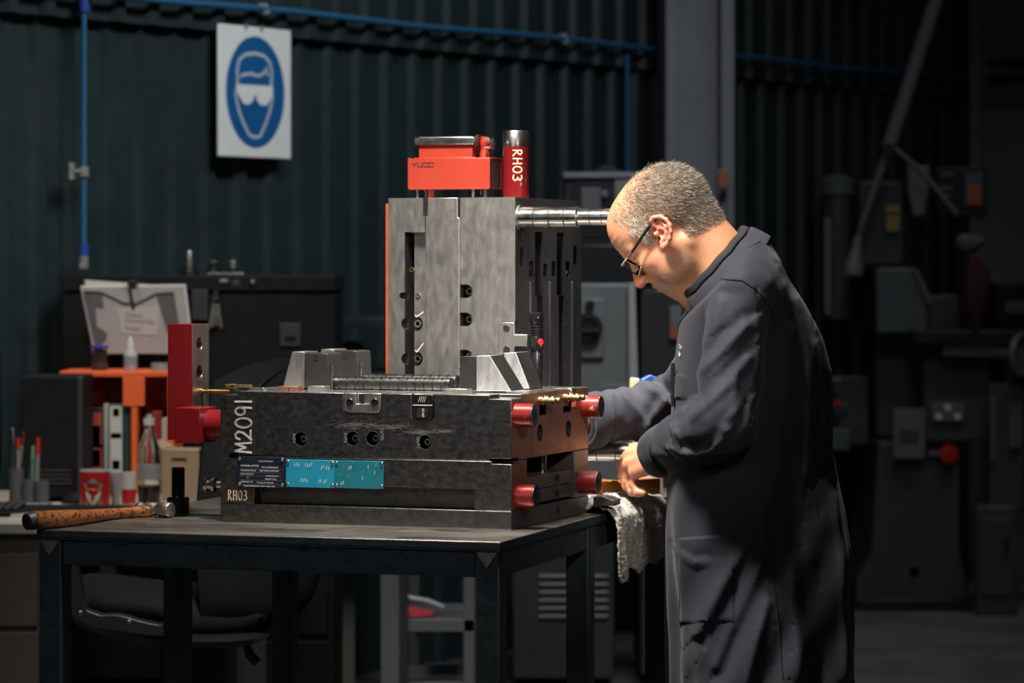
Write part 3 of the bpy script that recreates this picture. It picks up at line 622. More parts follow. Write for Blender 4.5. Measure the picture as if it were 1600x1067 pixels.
# upper connector with lever clamps
y2 = y0+.012; a2 = tt(654, 246, y2); b2 = tt(738, 224, y2)
MB().box(a2.x, b2.x, y2, y2+.045, b.z+.001, b2.z).build('connector_hood', 'orange', tx, .002)
MB().box(a2.x-.008, b2.x+.008, y2-.004, y2+.05, b.z+.001, b.z+.003).build('connector_flange', 'orange', tx, .0008)
for sy, y in ((0, y2-.004), (1, y2+.044)):
    zt = tt(690, 218, y2).z
    cl = MB().prism([(a2.x-.005, zt-.011), (b2.x+.005, zt-.011), (b2.x+.008, zt-.004), (b2.x+.006, zt+.004), (a2.x-.006, zt+.004), (a2.x-.008, zt-.004)], (y-.003, y+.003)).build('lever_clamp', 'bright', tx, .001)
    MB().prism([(a2.x+.012, zt-.003), (b2.x-.012, zt-.003), (b2.x-.016, zt-.0045), (a2.x+.016, zt-.0045)], (y-.0036, y-.003)).build('groove', 'steel_dark', cl)
MB().box(a2.x, b2.x, y2, y2+.04, b2.z, tt(690, 213.5, y2).z).build('connector_lid', 'steel_grey', tx, .002)
for x in (a2.x-.006, b2.x+.006):
    MB().prism([(x-.003, tt(690, 229, y2).z), (x+.003, tt(690, 229, y2).z), (x+.004*(1 if x > a2.x else -1)+.002, tt(690, 210, y2).z), (x-.002, tt(690, 214, y2).z)], (y2, y2+.04)).build('clamp_end', 'steel_dark', tx, .001)
q = tt(757, 246, y2+.03)
MB().lathe((q.x, y2+.03, b.z+.001), (0,0,1), [(0,.018),(.002,.018),(.002,.0105),(.012,.0105),(.018,.0085),(.026,.010),(.032,.0125),(.036,.0125),(.037,.0105),(.046,.0105)], 26).build('plug', 'orange', tx)
q = tt(769, 230, y2+.03); MB().lathe((q.x-.004, y2+.03, tt(769, 224, y2).z), (1,0,0), [(0,.006),(.003,.012),(.006,.013),(.008,.009)], 8).build('plug_clamp', 'bright', tx, 0, 20)
for dz in (-.009, .009): MB().cyl((q.x-.010, y2+.012, tt(769, 224, y2).z+dz), (q.x+.002, y2+.012, tt(769, 224, y2).z+dz), .003, 10).build('clamp_pin', 'bright', tx)

# red pillar on top
yP = .11; q = tf(806, 307, yP); rP = .0277
rp_ = thing('support_pillar', 'tall worn red round pillar marked RH03 on the upright mould', 'pillar', Q.M @ Vector((q.x, yP, TH)), 0)
hP = tf(806, 204.5, yP).z-TH
MB().lathe((0,0,0), (0,0,1), [(0, rP), (hP-.034, rP)], 48).build('painted_body', 'red_pole', rp_)
M['red_steel'] = mat('bare_steel_with_red_traces', (.46,.42,.39), (.36,.31,.28), (.22,.34), 1., 10, wear=((.28,.03,.025), 16, .56))
MB().lathe((0,0,hP-.034), (0,0,1), [(0, rP), (.032, rP), (.034, rP-.0015), (.034, rP*.55), (.02, rP*.5)], 48).build('bare_end', 'red_steel', rp_)
def onpole(p, nrm=False):
    t = p.x/rP; n = Vector((math.sin(t), -math.cos(t), 0)); return n if nrm else Vector((n.x*(rP+.0003), n.y*(rP+.0003), p.z))
def proj_pole(p, nrm=False):
    if nrm: t = math.atan2(p.x, -p.y); return Vector((math.sin(t), -math.cos(t), 0))
    return onpole(p)
hw = handwriting('lettering', 'RH03', 'chalk_yellow', rp_, (-.006, 0, hP-.041), (0,0,-1), (1,0,0), .019, .0135, .0042, .0021, proj_pole)

# ================================================================== SMALL THINGS ON THE BENCH
# black torch standing on the mould
q = B.at(838, 606, 2, BH); tp = B.M @ q
to = thing('torch', 'black ribbed pocket torch with red button standing on the chalked mould', 'torch', tp)
sT = 5000/tp.y; hT = 117/sT; R = 11.4/sT
def tz(py): return (606.5-py)/sT
prof = [(0,R*.86),(tz(604),R*.92),(tz(592),R*.92),(tz(591),R*.80),(tz(589),R*.80),(tz(588),R*.9),(tz(585),R*.9),(tz(584),R*.80),(tz(582),R*.80),(tz(581),R*.86),(tz(552),R*.86),(tz(550),R*.78),(tz(548),R*.78),(tz(547),R*.92),(tz(544),R*.92)]
MB().lathe((0,0,0), (0,0,1), prof, 28).build('body', 'black_gloss', to, 0, 30)
MB().lathe((0,0,tz(544)), (0,0,1), [(0,R*1.02),(tz(526)-tz(544),R*1.02)], 8).build('switch_housing', 'black_gloss', to, .0008, 20)
hd = [(0,R*.86),(.003,R*.80)]
zb = tz(526)
for i in range(4):
    z = (524-i*4.2); hd += [(tz(z)-zb,R*.82),(tz(z)-zb,R*1.02),(tz(z-2.2)-zb,R*1.02),(tz(z-2.2)-zb,R*.82)]
hd += [(tz(505)-zb,R*.9),(tz(503)-zb,R),(tz(489.5)-zb,R),(tz(489)-zb,R*.86),(tz(491)-zb,R*.8)]
MB().lathe((0,0,zb), (0,0,1), hd, 28).build('head', 'black_gloss', to, 0, 30)
M['red_button'] = mat('red_rubber_button', (.72,.02,.03), None, (.35,.35))
an = math.radians(38); nb = Vector((math.sin(an), -math.cos(an), 0))
MB().lathe(nb*R*.85+Vector((0,0,tz(534.5))), nb, [(0,.0062),(R*.22,.0062),(R*.3,.0048)], 20).build('button', 'red_button', to)
MB().lathe(nb*R*.85+Vector((0,0,tz(541))), nb, [(0,.0025),(R*.2,.0022)], 10).build('button_tab', 'red_button', to)
MB().box(-.003, .003, -R*1.0, -R*.84, tz(582), tz(552)).build('pocket_clip', 'black_gloss', to, .001).rotation_euler = (0, 0, .6)
text_part('lettering', '4', .006, 'chalk_grey', to, (.002, -R*1.005, tz(498)), (1,0,0), (0,0,1))

# socket-head bolt standing on its head
d = floor_d(801, .9); p = W(278.5, 801, d)
bo = thing('cap_bolt', 'large black socket head bolt standing head down beside the hammer', 'bolt', p)
s = 5000/d; r = 17.3/s; hh = 24/s
MB().lathe((0,0,0), (0,0,1), [(0,r*.55),(.0,r*.96),(.002,r),(hh-.002,r),(hh,r*.94),(hh,r*.5)], 36).build('head', 'black', bo, 0, 30)
tr_ = 11/s; h0, h1 = hh, 71/s; pr = [(h0, tr_*.9)]; n = 16
for i in range(n):
    z = h0+.003+(h1-h0-.004)*i/n; st = (h1-h0-.004)/n; pr += [(z, tr_*.84), (z+st*.45, tr_), (z+st*.6, tr_)]
pr += [(h1-.001, tr_*.84), (h1, tr_*.78)]
MB().lathe((0,0,0), (0,0,1), pr, 32).build('thread', 'black_gloss', bo, 0, 30)

# ball-pein hammer
pA = W(52, 814, 6.05)
hm = thing('hammer', 'ball pein hammer with a worn brown wooden handle lying on the bench edge', 'hammer', (pA.x, pA.y, .9))
def hl(v): return v-Vector((pA.x, pA.y, .9))
M['handle_wood'] = mat('worn_hammer_wood', (.20,.062,.015), (.28,.095,.025), (.32,.46), 0, 14, .2, 120, stretch=(.35,1,1), speck=(.035,.014,.007), spscale=110, spamt=.535)
M['handle_end'] = mat('dark_handle_end', (.022,.02,.024), (.035,.03,.033), (.4,.6), 0, 30)
axis = [(42, 829, 13.2), (50, 828.5, 14.6), (75, 826, 14.2), (110, 822, 12.6), (140, 817.5, 10.6), (165, 813.2, 9.0), (190, 810, 8.2), (212, 808.5, 8.6), (236, 807.5, 8.6)]
P = []
for px, by, r in axis:                                    # (column, row of the underside, radius): it rests on the bench
    d_ = .5*FPX/(by-HY); rr = r*d_/FPX; q = W(px, by, d_); P.append((hl(Vector((q.x, q.y, .9+rr+.0006))), rr))
MB().tube([p for p, r in P[1:]], [r for p, r in P[1:]], 20).build('handle', 'handle_wood', hm)
MB().tube([P[0][0]+(P[0][0]-P[1][0])*.15, P[0][0], P[1][0]+(P[2][0]-P[1][0])*.12], [P[0][1]*.7, P[0][1], P[1][1]*1.02], 20).build('handle_butt', 'handle_end', hm)
M['hammer_steel'] = mat('worn_hammer_head', (.30,.28,.26), (.40,.37,.34), (.35,.5), 1., 20, .1, 120, speck=(.08,.07,.065), spscale=70, spamt=.60)
c = P[-1][0]; ax = Vector((.79, -.61, 0)).normalized()
rH = .0150; c0 = Vector((c.x+.006, c.y, rH+.0008))
MB().lathe(c0-ax*.050, ax, [(0,.001),(.001,.006),(.005,.0105),(.011,.0125),(.017,.0112),(.022,.0088),(.027,.0088),(.032,.0132),(.054,.0136),(.058,.0110),(.064,.0110),(.067,.0138),(.069,.0150),(.094,.0150),(.0965,.0134),(.0975,.010)], 28).build('head', 'hammer_steel', hm)
h_ = MB()
for i in range(26):
    q = W(225+random.gauss(0, 7), 0, 6.3); h_.cbox((q.x-pA.x, 6.2-pA.y+random.gauss(0, .02), .0012), random.uniform(.002, .006), random.uniform(.001, .003), .0015, Matrix.Translation(Vector()))
sw_ = h_.build('swarf', 'copper_face'); sw_.location = hm.location; tag(sw_, 'few brown metal chips on the bench under the hammer head', 'swarf', kind='stuff')
# ================================================================== THE MAN: fields meshed by surface nets
def grid(lo, hi, h):
    ax = [np.arange(lo[i], hi[i]+h, h, dtype=np.float32) for i in range(3)]
    return ax[0][:,None,None], ax[1][None,:,None], ax[2][None,None,:]
def nets(F, lo, h):
    F = np.array(F)
    for it in range(6):                                   # clear checkerboard faces so the surface closes cleanly
        bad = 0
        for a in range(3):
            o1, o2 = [i for i in range(3) if i != a]
            S = F < 0
            def q(i, j): s_ = [slice(None)]*3; s_[o1] = slice(i, F.shape[o1]-1+i); s_[o2] = slice(j, F.shape[o2]-1+j); return S[tuple(s_)]
            w_ = np.argwhere((q(0,0) == q(1,1)) & (q(0,1) == q(1,0)) & (q(0,0) != q(0,1)))
            for e in w_:
                c4 = []
                for i in (0, 1):
                    for j in (0, 1): k = list(e); k[o1] += i; k[o2] += j; c4.append(tuple(k))
                k = min(c4, key=lambda t: abs(F[t])); F[k] = -F[k] if F[k] != 0 else 1e-6
            bad += len(w_)
        if not bad: break
    ins = F < 0; nx, ny, nz = F.shape
    cs = [(i,j,k) for i in (0,1) for j in (0,1) for k in (0,1)]
    def sl(A, c): return A[c[0]:nx-1+c[0], c[1]:ny-1+c[1], c[2]:nz-1+c[2]]
    cnt = np.zeros((nx-1,ny-1,nz-1), np.int8)
    for c in cs: cnt += sl(ins, c)
    idx = np.argwhere((cnt > 0) & (cnt < 8)); n = len(idx)
    vid = -np.ones((nx-1,ny-1,nz-1), np.int32); vid[idx[:,0],idx[:,1],idx[:,2]] = np.arange(n)
    V = np.array([F[idx[:,0]+c[0], idx[:,1]+c[1], idx[:,2]+c[2]] for c in cs])
    P = np.zeros((n,3)); K = np.zeros(n)
    for a in range(8):
        for b in range(a+1, 8):
            d = np.array(cs[b])-np.array(cs[a])
            if abs(d).sum() != 1: continue
            m = (V[a] < 0) != (V[b] < 0); t = V[a][m]/(V[a][m]-V[b][m])
            P[m] += np.array(cs[a])+t[:,None]*d; K[m] += 1
    P = (P/K[:,None]+idx)*h+np.array(lo)
    Q = []
    for ax in range(3):
        o1, o2 = [(1,2),(2,0),(0,1)][ax]
        A = ins.take(range(0, F.shape[ax]-1), ax); Bn = ins.take(range(1, F.shape[ax]), ax)
        e = np.argwhere(A != Bn); e = e[(e[:,o1] > 0) & (e[:,o2] > 0) & (e[:,o1] < F.shape[o1]-1) & (e[:,o2] < F.shape[o2]-1)]
        fl = A[e[:,0],e[:,1],e[:,2]]
        def g(a, b): q = e.copy(); q[:,o1] -= a; q[:,o2] -= b; return vid[q[:,0],q[:,1],q[:,2]]
        q = np.stack([g(1,1), g(0,1), g(0,0), g(1,0)], 1); q[~fl] = q[~fl][:,::-1]; Q.append(q)
    return P, np.concatenate(Q)
def smin(a, b, k): h = np.clip(.5+.5*(b-a)/k, 0, 1); return b+(a-b)*h-k*h*(1-h)
def smax(a, b, k): return -smin(-a, -b, k)
def ell(p, c, r):
    q = [(p[i]-c[i]) for i in range(3)]
    k0 = np.sqrt(sum((q[i]/r[i])**2 for i in range(3))); k1 = np.sqrt(sum((q[i]/r[i]**2)**2 for i in range(3)))+1e-6
    return k0*(k0-1)/k1
def cap(p, a, b, ra, rb, out=None):
    ab = [b[i]-a[i] for i in range(3)]; L = sum(x*x for x in ab)
    t = np.clip(sum((p[i]-a[i])*ab[i] for i in range(3))/L, 0, 1)
    d = np.sqrt(sum((p[i]-a[i]-t*ab[i])**2 for i in range(3)))-(ra+(rb-ra)*t)
    return (d, t) if out else d
def wob(p, fx, fy, fz, seed, n=5):
    g = np.random.default_rng(seed); s = 0
    for i in range(n):
        k = g.normal(size=3); ph = g.uniform(0, 6.28); s = s+np.sin(p[0]*fx*k[0]+p[1]*fy*k[1]+p[2]*fz*k[2]+ph)
    return s/math.sqrt(n)
def npmesh(name, V, Fc, m, parent, smooth=80):
    me = bpy.data.meshes.new(name); me.from_pydata([tuple(v) for v in V], [], [tuple(int(i) for i in f) for f in Fc]); me.validate()
    return link(name, me, m, parent, smooth)

PD = 6.5
HC = W(1041, 357, PD)
pit, yaw = math.radians(43), math.radians(7)
hF = np.array([-math.cos(pit)*math.cos(yaw), math.cos(pit)*math.sin(yaw), -math.sin(pit)])
hL = np.array([-math.sin(yaw), -math.cos(yaw), 0.]); hU = np.cross(hF, hL)
def canon(p): q = [p[0]-HC.x, p[1]-HC.y, p[2]-HC.z]; return [q[0]*v[0]+q[1]*v[1]+q[2]*v[2] for v in (hF, hL, hU)]
def uncanon(c): return np.array(HC)+hF*c[0]+hL*c[1]+hU*c[2]
PW = lambda px, py, d: tuple(W(px, py, d))
man = thing('person', 'grey-haired man in dark work coat and safety glasses bending over the mould', 'person', (.47, PD, 0))
MO = np.array([.47, PD, 0.])

# ---- head and neck
h = .0019; lo = (.10, 6.372, 1.20); hi = (.53, 6.628, 1.625)
p = grid(lo, hi, h); c = canon(p); ay = np.abs(c[1]); s = [c[0], ay, c[2]]      # s: mirrored left/right
F = ell(c, (-.014, 0, .036), (.102, .0775, .086))
F = smin(F, ell(c, (.045, 0, .038), (.056, .062, .062)), .03)
F = smin(F, ell(c, (.036, 0, -.040), (.056, .060, .072)), .03)
F = smin(F, cap(s, (-.012, .054, -.050), (.062, .024, -.094), .017, .014), .025)
F = smin(F, ell(c, (.070, 0, -.100), (.018, .024, .017)), .02)
F = smin(F, ell(s, (.060, .046, -.030), (.026, .020, .018)), .022)
F = smin(F, ell(s, (.034, .050, -.066), (.036, .018, .030)), .022)          # jowl
F = smin(F, cap(s, (.090, .010, .013), (.074, .044, .012), .010, .008), .016)
F = smax(F, -ell(s, (.104, .033, -.010), (.020, .020, .013)), .012)
F = smin(F, ell(s, (.079, .033, -.010), (.0125, .0145, .0115)), .005)        # lidded eyes
F = smin(F, ell(s, (.076, .034, -.025), (.012, .016, .006)), .010)
F = smin(F, cap(c, (.090, 0, .004), (.113, 0, -.042), .0085, .0105), .012)
F = smin(F, ell(c, (.112, 0, -.044), (.013, .0125, .0115)), .008)
F = smin(F, ell(s, (.101, .0125, -.047), (.0115, .0085, .0085)), .006)
F = smax(F, -ell(s, (.106, .0065, -.0555), (.006, .0035, .005)), .003)
F = smin(F, ell(c, (.078, 0, -.072), (.020, .027, .020)), .018)
F = smin(F, cap(s, (.0965, .0, -.0705), (.086, .022, -.073), .0045, .003), .006)
F = smin(F, cap(s, (.0945, .0, -.0815), (.085, .019, -.079), .0052, .003), .006)
F = smax(F, -cap(s, (.103, .0, -.0760), (.086, .024, -.0765), .0018, .0016), .003)
F = smax(F, -cap(s, (.101, .019, -.050), (.080, .034, -.076), .0035, .0022), .008)  # nasolabial fold
nk0 = PW(1088, 364, PD); nk1 = PW(1134, 432, PD)
N_ = cap(p, nk0, nk1, .064, .077); F = smin(F, N_, .030)
F = smin(F, cap(p, tuple(uncanon((.045, 0, -.085))), PW(1092, 460, PD), .026, .04), .03)
# furrows of brow and crow's feet, soft
F = F+.0006*np.sin(c[2]*420+2*np.sin(c[1]*60))*np.clip((c[0]-.075)/.02, 0, 1)*np.clip((c[2]-.022)/.01, 0, 1)*np.clip((.07-c[2])/.02, 0, 1)
# ears
for sgn in (1, -1):
    def E(px, py, o): q = W(px, py, PD-.09); cc = canon((q.x, PD, q.z)); return (cc[0], sgn*(.0765+o), cc[2])
    hx = [(1029,352,.004),(1026,344,.008),(1030,339.5,.012),(1040,338.5,.017),(1050,343,.021),(1056,352,.023),(1057.5,362,.023),(1056,372,.020),(1051,381,.015),(1046,386,.010)]
    pts = [E(*q) for q in hx]
    G = None
    for a, b in zip(pts[:-1], pts[1:]): d = cap(c, a, b, .0040, .0040); G = d if G is None else smin(G, d, .003)
    ctr = E(1042, 362, .004)
    for q in pts[1::2]: G = smin(G, cap(c, ctr, (q[0], q[1]-sgn*.004, q[2]), .006, .0028), .006)
    G = smin(G, ell(c, E(1046, 384, .009), (.008, .0055, .009)), .006)
    anti = [E(*q) for q in ((1043,346,.012),(1049,354,.016),(1050,364,.016),(1047,373,.013),(1041,378,.009))]
    for a, b in zip(anti[:-1], anti[1:]): G = smin(G, cap(c, a, b, .0034, .0034), .0035)
    G = smax(G, -ell(c, E(1040, 365, .013), (.008, .010, .009)), .003)
    G = smin(G, ell(c, E(1033.5, 366, .008), (.0050, .0055, .0060)), .004)
    F = smin(F, G, .005)
V, Q4 = nets(F, lo, h)
Lb = V[:,2] > 1.24; 
parts_V = [V]; parts_F = [Q4]
headN = len(V)

# ---- hands
def hand(wrist, elbow, knuckles, fingers, thumb, thb, lo, hi, hh=.0016):
    p = grid(lo, hi, hh)
    F = cap(p, elbow, wrist, .034, .026)
    wv = np.array(wrist)
    for i, k in enumerate(knuckles):
        o = wv+(np.array(knuckles[i])-np.mean(knuckles, 0))*.55
        F = smin(F, cap(p, tuple(o), k, .0165, .0128), .012)
        F = smin(F, cap(p, tuple((o+np.array(k))/2), k, .014, .0125), .006)
    for f, r in zip(fingers, (.0096, .0100, .0096, .0086)):
        G = None
        for j in range(len(f)-1):
            d = cap(p, f[j], f[j+1], r*(1.08-.06*j), r*(1.0-.08*j)); G = d if G is None else smin(G, d, .003)
            if j: G = smin(G, ell(p, f[j], (r*1.07, r*1.07, r*1.07)), .002)
        F = smin(F, G, .0042)
    G = smin(cap(p, thb, thumb[0], .019, .0135), cap(p, thumb[0], thumb[1], .0125, .0112), .006); G = smin(G, cap(p, thumb[1], thumb[2], .0112, .0092), .003)
    F = smin(F, G, .010)
    return nets(F, lo, hh)
wr = PW(1027, 713, 6.545); el = PW(1075, 688, 6.46)
kn = [PW(976,703,6.665), PW(977,713,6.640), PW(982,726,6.612), PW(992,738,6.585)]
fg = [[kn[0], PW(970,727,6.685), PW(975,747,6.675), PW(983,757,6.66)],
      [kn[1], PW(972,741,6.655), PW(979,759,6.645), PW(989,765,6.63)],
      [kn[2], PW(980,752,6.622), PW(988,768,6.612), PW(999,771,6.60)],
      [kn[3], PW(989,757,6.590), PW(996,769,6.582), PW(1006,770,6.575)]]
th = [PW(990,722,6.70), PW(982,742,6.71), PW(985,757,6.69)]
for (a, b, k_, f_, t_, tb_) in ((wr, el, kn, fg, th, PW(1012,708,6.60)),):
    V, Q4 = hand(a, b, k_, f_, t_, tb_, (.20, 6.41, .88), (.41, 6.76, 1.10)); parts_V.append(V); parts_F.append(Q4)
wr2 = PW(896, 657, 6.63); el2 = PW(960, 652, 6.68)
kn2 = [PW(838,642,6.60), PW(837,657,6.61), PW(838,671,6.62), PW(842,684,6.63)]
fg2 = [[k_, (k_[0]-.032, k_[1]-.004, k_[2]-.008), (k_[0]-.052, k_[1]-.002, k_[2]-.022), (k_[0]-.060, k_[1]+.002, k_[2]-.038)] for k_ in kn2]
kz = (kn2[0][0]+.02, kn2[0][1]-.015, kn2[0][2]+.03)
V, Q4 = hand(wr2, el2, kn2, fg2, [(wr2[0]-.055, wr2[1]-.03, wr2[2]+.035), (wr2[0]-.085, wr2[1]-.03, wr2[2]+.035), (wr2[0]-.105, wr2[1]-.025, wr2[2]+.025)], (wr2[0]-.025, wr2[1]-.01, wr2[2]+.01), (-.06, 6.50, .95), (.27, 6.77, 1.17), .00171); parts_V.append(V); parts_F.append(Q4)
# trunk, arms and legs under the clothes, then one continuous skin
h6 = .008; lo6 = (.05, 6.10, .02); p = grid(lo6, (.80, 7.0, 1.50), h6)
S1 = PW(1160, 462, 6.34); E1 = PW(1128, 660, 6.30); S2 = PW(1150, 455, 6.66); E2 = PW(1068, 634, 6.79)
F = ell(p, (.485, PD, 1.16), (.10, .135, .22)); F = smin(F, ell(p, (.50, PD, .92), (.12, .15, .16)), .06)
F = smin(F, cap(p, PW(1110, 396, PD), PW(1150, 440, PD), .056, .07), .04)
for S_, E_, W_ in ((S1, E1, wr), (S2, E2, wr2)):
    F = smin(F, smin(cap(p, S_, E_, .046, .040), cap(p, E_, W_, .040, .0235), .02), .03)
for sy in (-.10, .10): F = smin(F, smin(cap(p, (.50, PD+sy*.9, .85), (.51, PD+sy, .46), .08, .055), cap(p, (.51, PD+sy, .46), (.53, PD+sy, .07), .052, .04), .02), .03)
V, Q4 = nets(F, lo6, h6); parts_V.append(V); parts_F.append(Q4)
obs = []
for v, f in zip(parts_V, parts_F):
    me = bpy.data.meshes.new('body_part'); me.from_pydata([tuple(q) for q in (v-MO)], [], [tuple(int(i) for i in q) for q in f]); o = bpy.data.objects.new('body_part', me); COL.objects.link(o); obs.append(o)
for o in obs[:3]:
    b = obs[3].modifiers.new('union', 'BOOLEAN'); b.operation = 'UNION'; b.object = o; b.solver = 'MANIFOLD'
bpy.context.view_layer.update(); me = bpy.data.meshes.new_from_object(obs[3].evaluated_get(bpy.context.evaluated_depsgraph_get()))
nv_ = len(me.vertices)
if nv_ < sum(len(v) for v in parts_V)*.6:                 # the solver refused: keep the shells joined
    bm = bmesh.new()
    for o in obs: bm.from_mesh(o.data)
    me = bpy.data.meshes.new('body'); bm.to_mesh(me); bm.free()
for o in obs: bpy.data.objects.remove(o)
print('BODY', nv_, [len(v) for v in parts_V])
me.materials.clear(); me.name = 'body'; BV = np.zeros(len(me.vertices)*3, np.float32); me.vertices.foreach_get('co', BV); BV = BV.reshape(-1, 3).astype(float)+MO
# colour of the skin itself: stubble, redder ears and nose, scalp under hair
cc = np.stack(canon((BV[:,0], BV[:,1], BV[:,2])), 1)
HP = [(.070,.083),(.060,.066),(.047,.062),(.058,.042),(.050,.022),(.050,.000),(.036,-.004),(.028,.018),(-.004,.030),(-.020,.012),(-.026,-.018),(-.022,-.046),(-.052,-.062),(-.092,-.068),(-.16,-.05),(-.16,.16),(.03,.16)]
def inpoly(x, z, poly):
    r = np.zeros(len(x), bool); n = len(poly)
    for i in range(n):
        x1, z1 = poly[i]; x2, z2 = poly[i-1]
        m = (z1 > z) != (z2 > z); r ^= m & (x < (x2-x1)*(z-z1)/(z2-z1+1e-12)+x1)
    return r
hd_ = (np.linalg.norm(cc, axis=1) < .20) & (BV[:,2] > 1.27) & (BV[:,0] < .47)
hair_m = inpoly(cc[:,0], cc[:,2], HP) & hd_ & (np.abs(cc[:,1]) < .084)
bald = np.clip(1.2-np.sqrt(((cc[:,0]-.022)/.080)**2+(cc[:,1]/.054)**2), 0, 1)*(cc[:,2] > .06)
stub = hd_*np.clip(1-np.abs((cc[:,2]+.082)/.038), 0, 1)*(cc[:,0] > -.004)*(cc[:,0] < .12)*np.clip((.1-cc[:,2]*0-np.abs(cc[:,0]-.045))/.05, 0, 1)
red = hd_*(np.exp(-((cc[:,0]-.112)**2+cc[:,1]**2+(cc[:,2]+.045)**2)/.0004)+1.0*(np.abs(cc[:,1]) > .0835)*(cc[:,0] < .03)*(cc[:,2] > -.05)*(cc[:,2] < .04)+.5*np.exp(-((cc[:,0]-.06)**2+(np.abs(cc[:,1])-.05)**2+(cc[:,2]+.03)**2)/.0008))
red = np.clip(red+.25*(~hd_), 0, 1)
body = link('body', me, None, man, 0)
for nm, arr in (('stub', np.clip(stub*1.4, 0, 1)), ('redness', red), ('scalp', hair_m*np.clip(1-bald, .12, 1))):
    at = body.data.attributes.new(nm, 'FLOAT', 'POINT'); at.data.foreach_set('value', arr.astype(np.float32))
body.data.polygons.foreach_set('use_smooth', [True]*len(body.data.polygons))
def skin_mat():
    m = mat('skin', (.50,.235,.130), (.42,.180,.095), (.42,.56), 0, 24, .12, 420); nt = m.node_tree; N = nt.nodes; L = nt.links; b = N['Principled BSDF']
    b.inputs['Subsurface Weight'].default_value = .12; b.inputs['Subsurface Radius'].default_value = (.012, .004, .002); b.inputs['Subsurface Scale'].default_value = .5
    col = b.inputs['Base Color'].links[0].from_socket
    for nm, cl, k in (('redness', (.58,.17,.115), .75), ('stub', (.23,.15,.11), .8), ('scalp', (.27,.19,.13), .75)):
        a = N.new('ShaderNodeAttribute'); a.attribute_name = nm; x = N.new('ShaderNodeMix'); x.data_type = 'RGBA'; x.inputs[7].default_value = (*cl, 1)
        mm = N.new('ShaderNodeMath'); mm.operation = 'MULTIPLY'; mm.inputs[1].default_value = k; L.new(a.outputs['Fac'], mm.inputs[0])
        if nm != 'redness':
            no = N.new('ShaderNodeTexNoise'); no.inputs['Scale'].default_value = 420; r = N.new('ShaderNodeMapRange'); r.inputs[1].default_value = .35; r.inputs[2].default_value = .6
            tcx = N.new('ShaderNodeTexCoord'); L.new(tcx.outputs['Object'], no.inputs['Vector']); L.new(no.outputs[0], r.inputs[0]); m2 = N.new('ShaderNodeMath'); m2.operation = 'MULTIPLY'; L.new(mm.outputs[0], m2.inputs[0]); L.new(r.outputs[0], m2.inputs[1]); mm = m2
        L.new(mm.outputs[0], x.inputs[0]); L.new(col, x.inputs[6]); col = x.outputs[2]
    L.new(col, b.inputs['Base Color']); return m
body.data.materials.append(skin_mat())

# ---- hair: short strands grown from the scalp
nrm = np.zeros((len(BV), 3)); body.data.vertices.foreach_get('normal', (nr := np.zeros(len(BV)*3, np.float32))); nrm = nr.reshape(-1, 3)
cand = np.where(hair_m | (hd_ & (stub > .25) & (np.abs(cc[:,1]) < .082)))[0]
flowC = np.array([-.55, 0, -.62]); flow = hF*flowC[0]+hL*flowC[1]+hU*flowC[2]
HV = []; HFc = []; HCol = []; g = np.random.default_rng(3); nstr = 46000
for i in g.choice(cand, nstr):
    x, y, z = cc[i]
    is_st = not hair_m[i]
    if is_st:
        if g.random() > .16: continue
        L = g.uniform(.0012, .0028)
    else:
        if g.random() < bald[i]*.99: continue
        edge = np.clip((z+.075)/.05, .25, 1); L = g.uniform(.009, .017)*edge
        if z > .06: L *= .8+.3*(1-bald[i])
    b0 = BV[i]+g.normal(size=3)*.0009; n = nrm[i]
    side = hL*(1 if y > 0 else -1)
    fl = flow+side*0; fl = fl+g.normal(size=3)*.28
    # swept forward at the temple, backward behind
    if x > .02: fl = fl+hF*.25-hU*.3
    lift = .34 if not is_st else .8
    d1 = n*lift+fl*.7; d1 /= np.linalg.norm(d1); d2 = n*.04+fl; d2 /= np.linalg.norm(d2)
    p1 = b0+d1*L*.5; p2 = p1+d2*L*.5; wv = np.cross(d1, n+g.normal(size=3)*.8); wv /= np.linalg.norm(wv)+1e-9; wd = g.uniform(.00022, .00036)*(1 if not is_st else .6)
    k = len(HV); HV += [b0-n*.001-wv*wd, b0-n*.001+wv*wd, p1+wv*wd*.8, p1-wv*wd*.8, p2]; HFc += [(k,k+1,k+2,k+3), (k+3,k+2,k+4)]
    gy = np.clip((x+.01)/.055, 0, 1)*np.clip((.085-z)/.05, 0, 1)
    t = g.normal(0, .22)+gy*.75+(.05 if z > .08 else 0)
    colr = np.array([.115,.088,.062])*(1-np.clip(t, 0, 1))+np.array([.52,.46,.39])*np.clip(t, 0, 1)
    HCol += [colr]*5
hair = npmesh('hair', np.array(HV)-MO, HFc, None, man, 0); hair['label'] = 'short grey-brown hair'; hair['kind'] = 'stuff'
ca_ = hair.data.attributes.new('haircol', 'FLOAT_COLOR', 'POINT'); ca_.data.foreach_set('color', np.concatenate([np.array(HCol), np.ones((len(HCol),1))], 1).astype(np.float32).ravel())
mh = mat('grey_brown_hair', (.3,.25,.2), None, (.42,.42)); a = mh.node_tree.nodes.new('ShaderNodeAttribute'); a.attribute_name = 'haircol'; mh.node_tree.links.new(a.outputs['Color'], mh.node_tree.nodes['Principled BSDF'].inputs['Base Color']); hair.data.materials.append(mh)

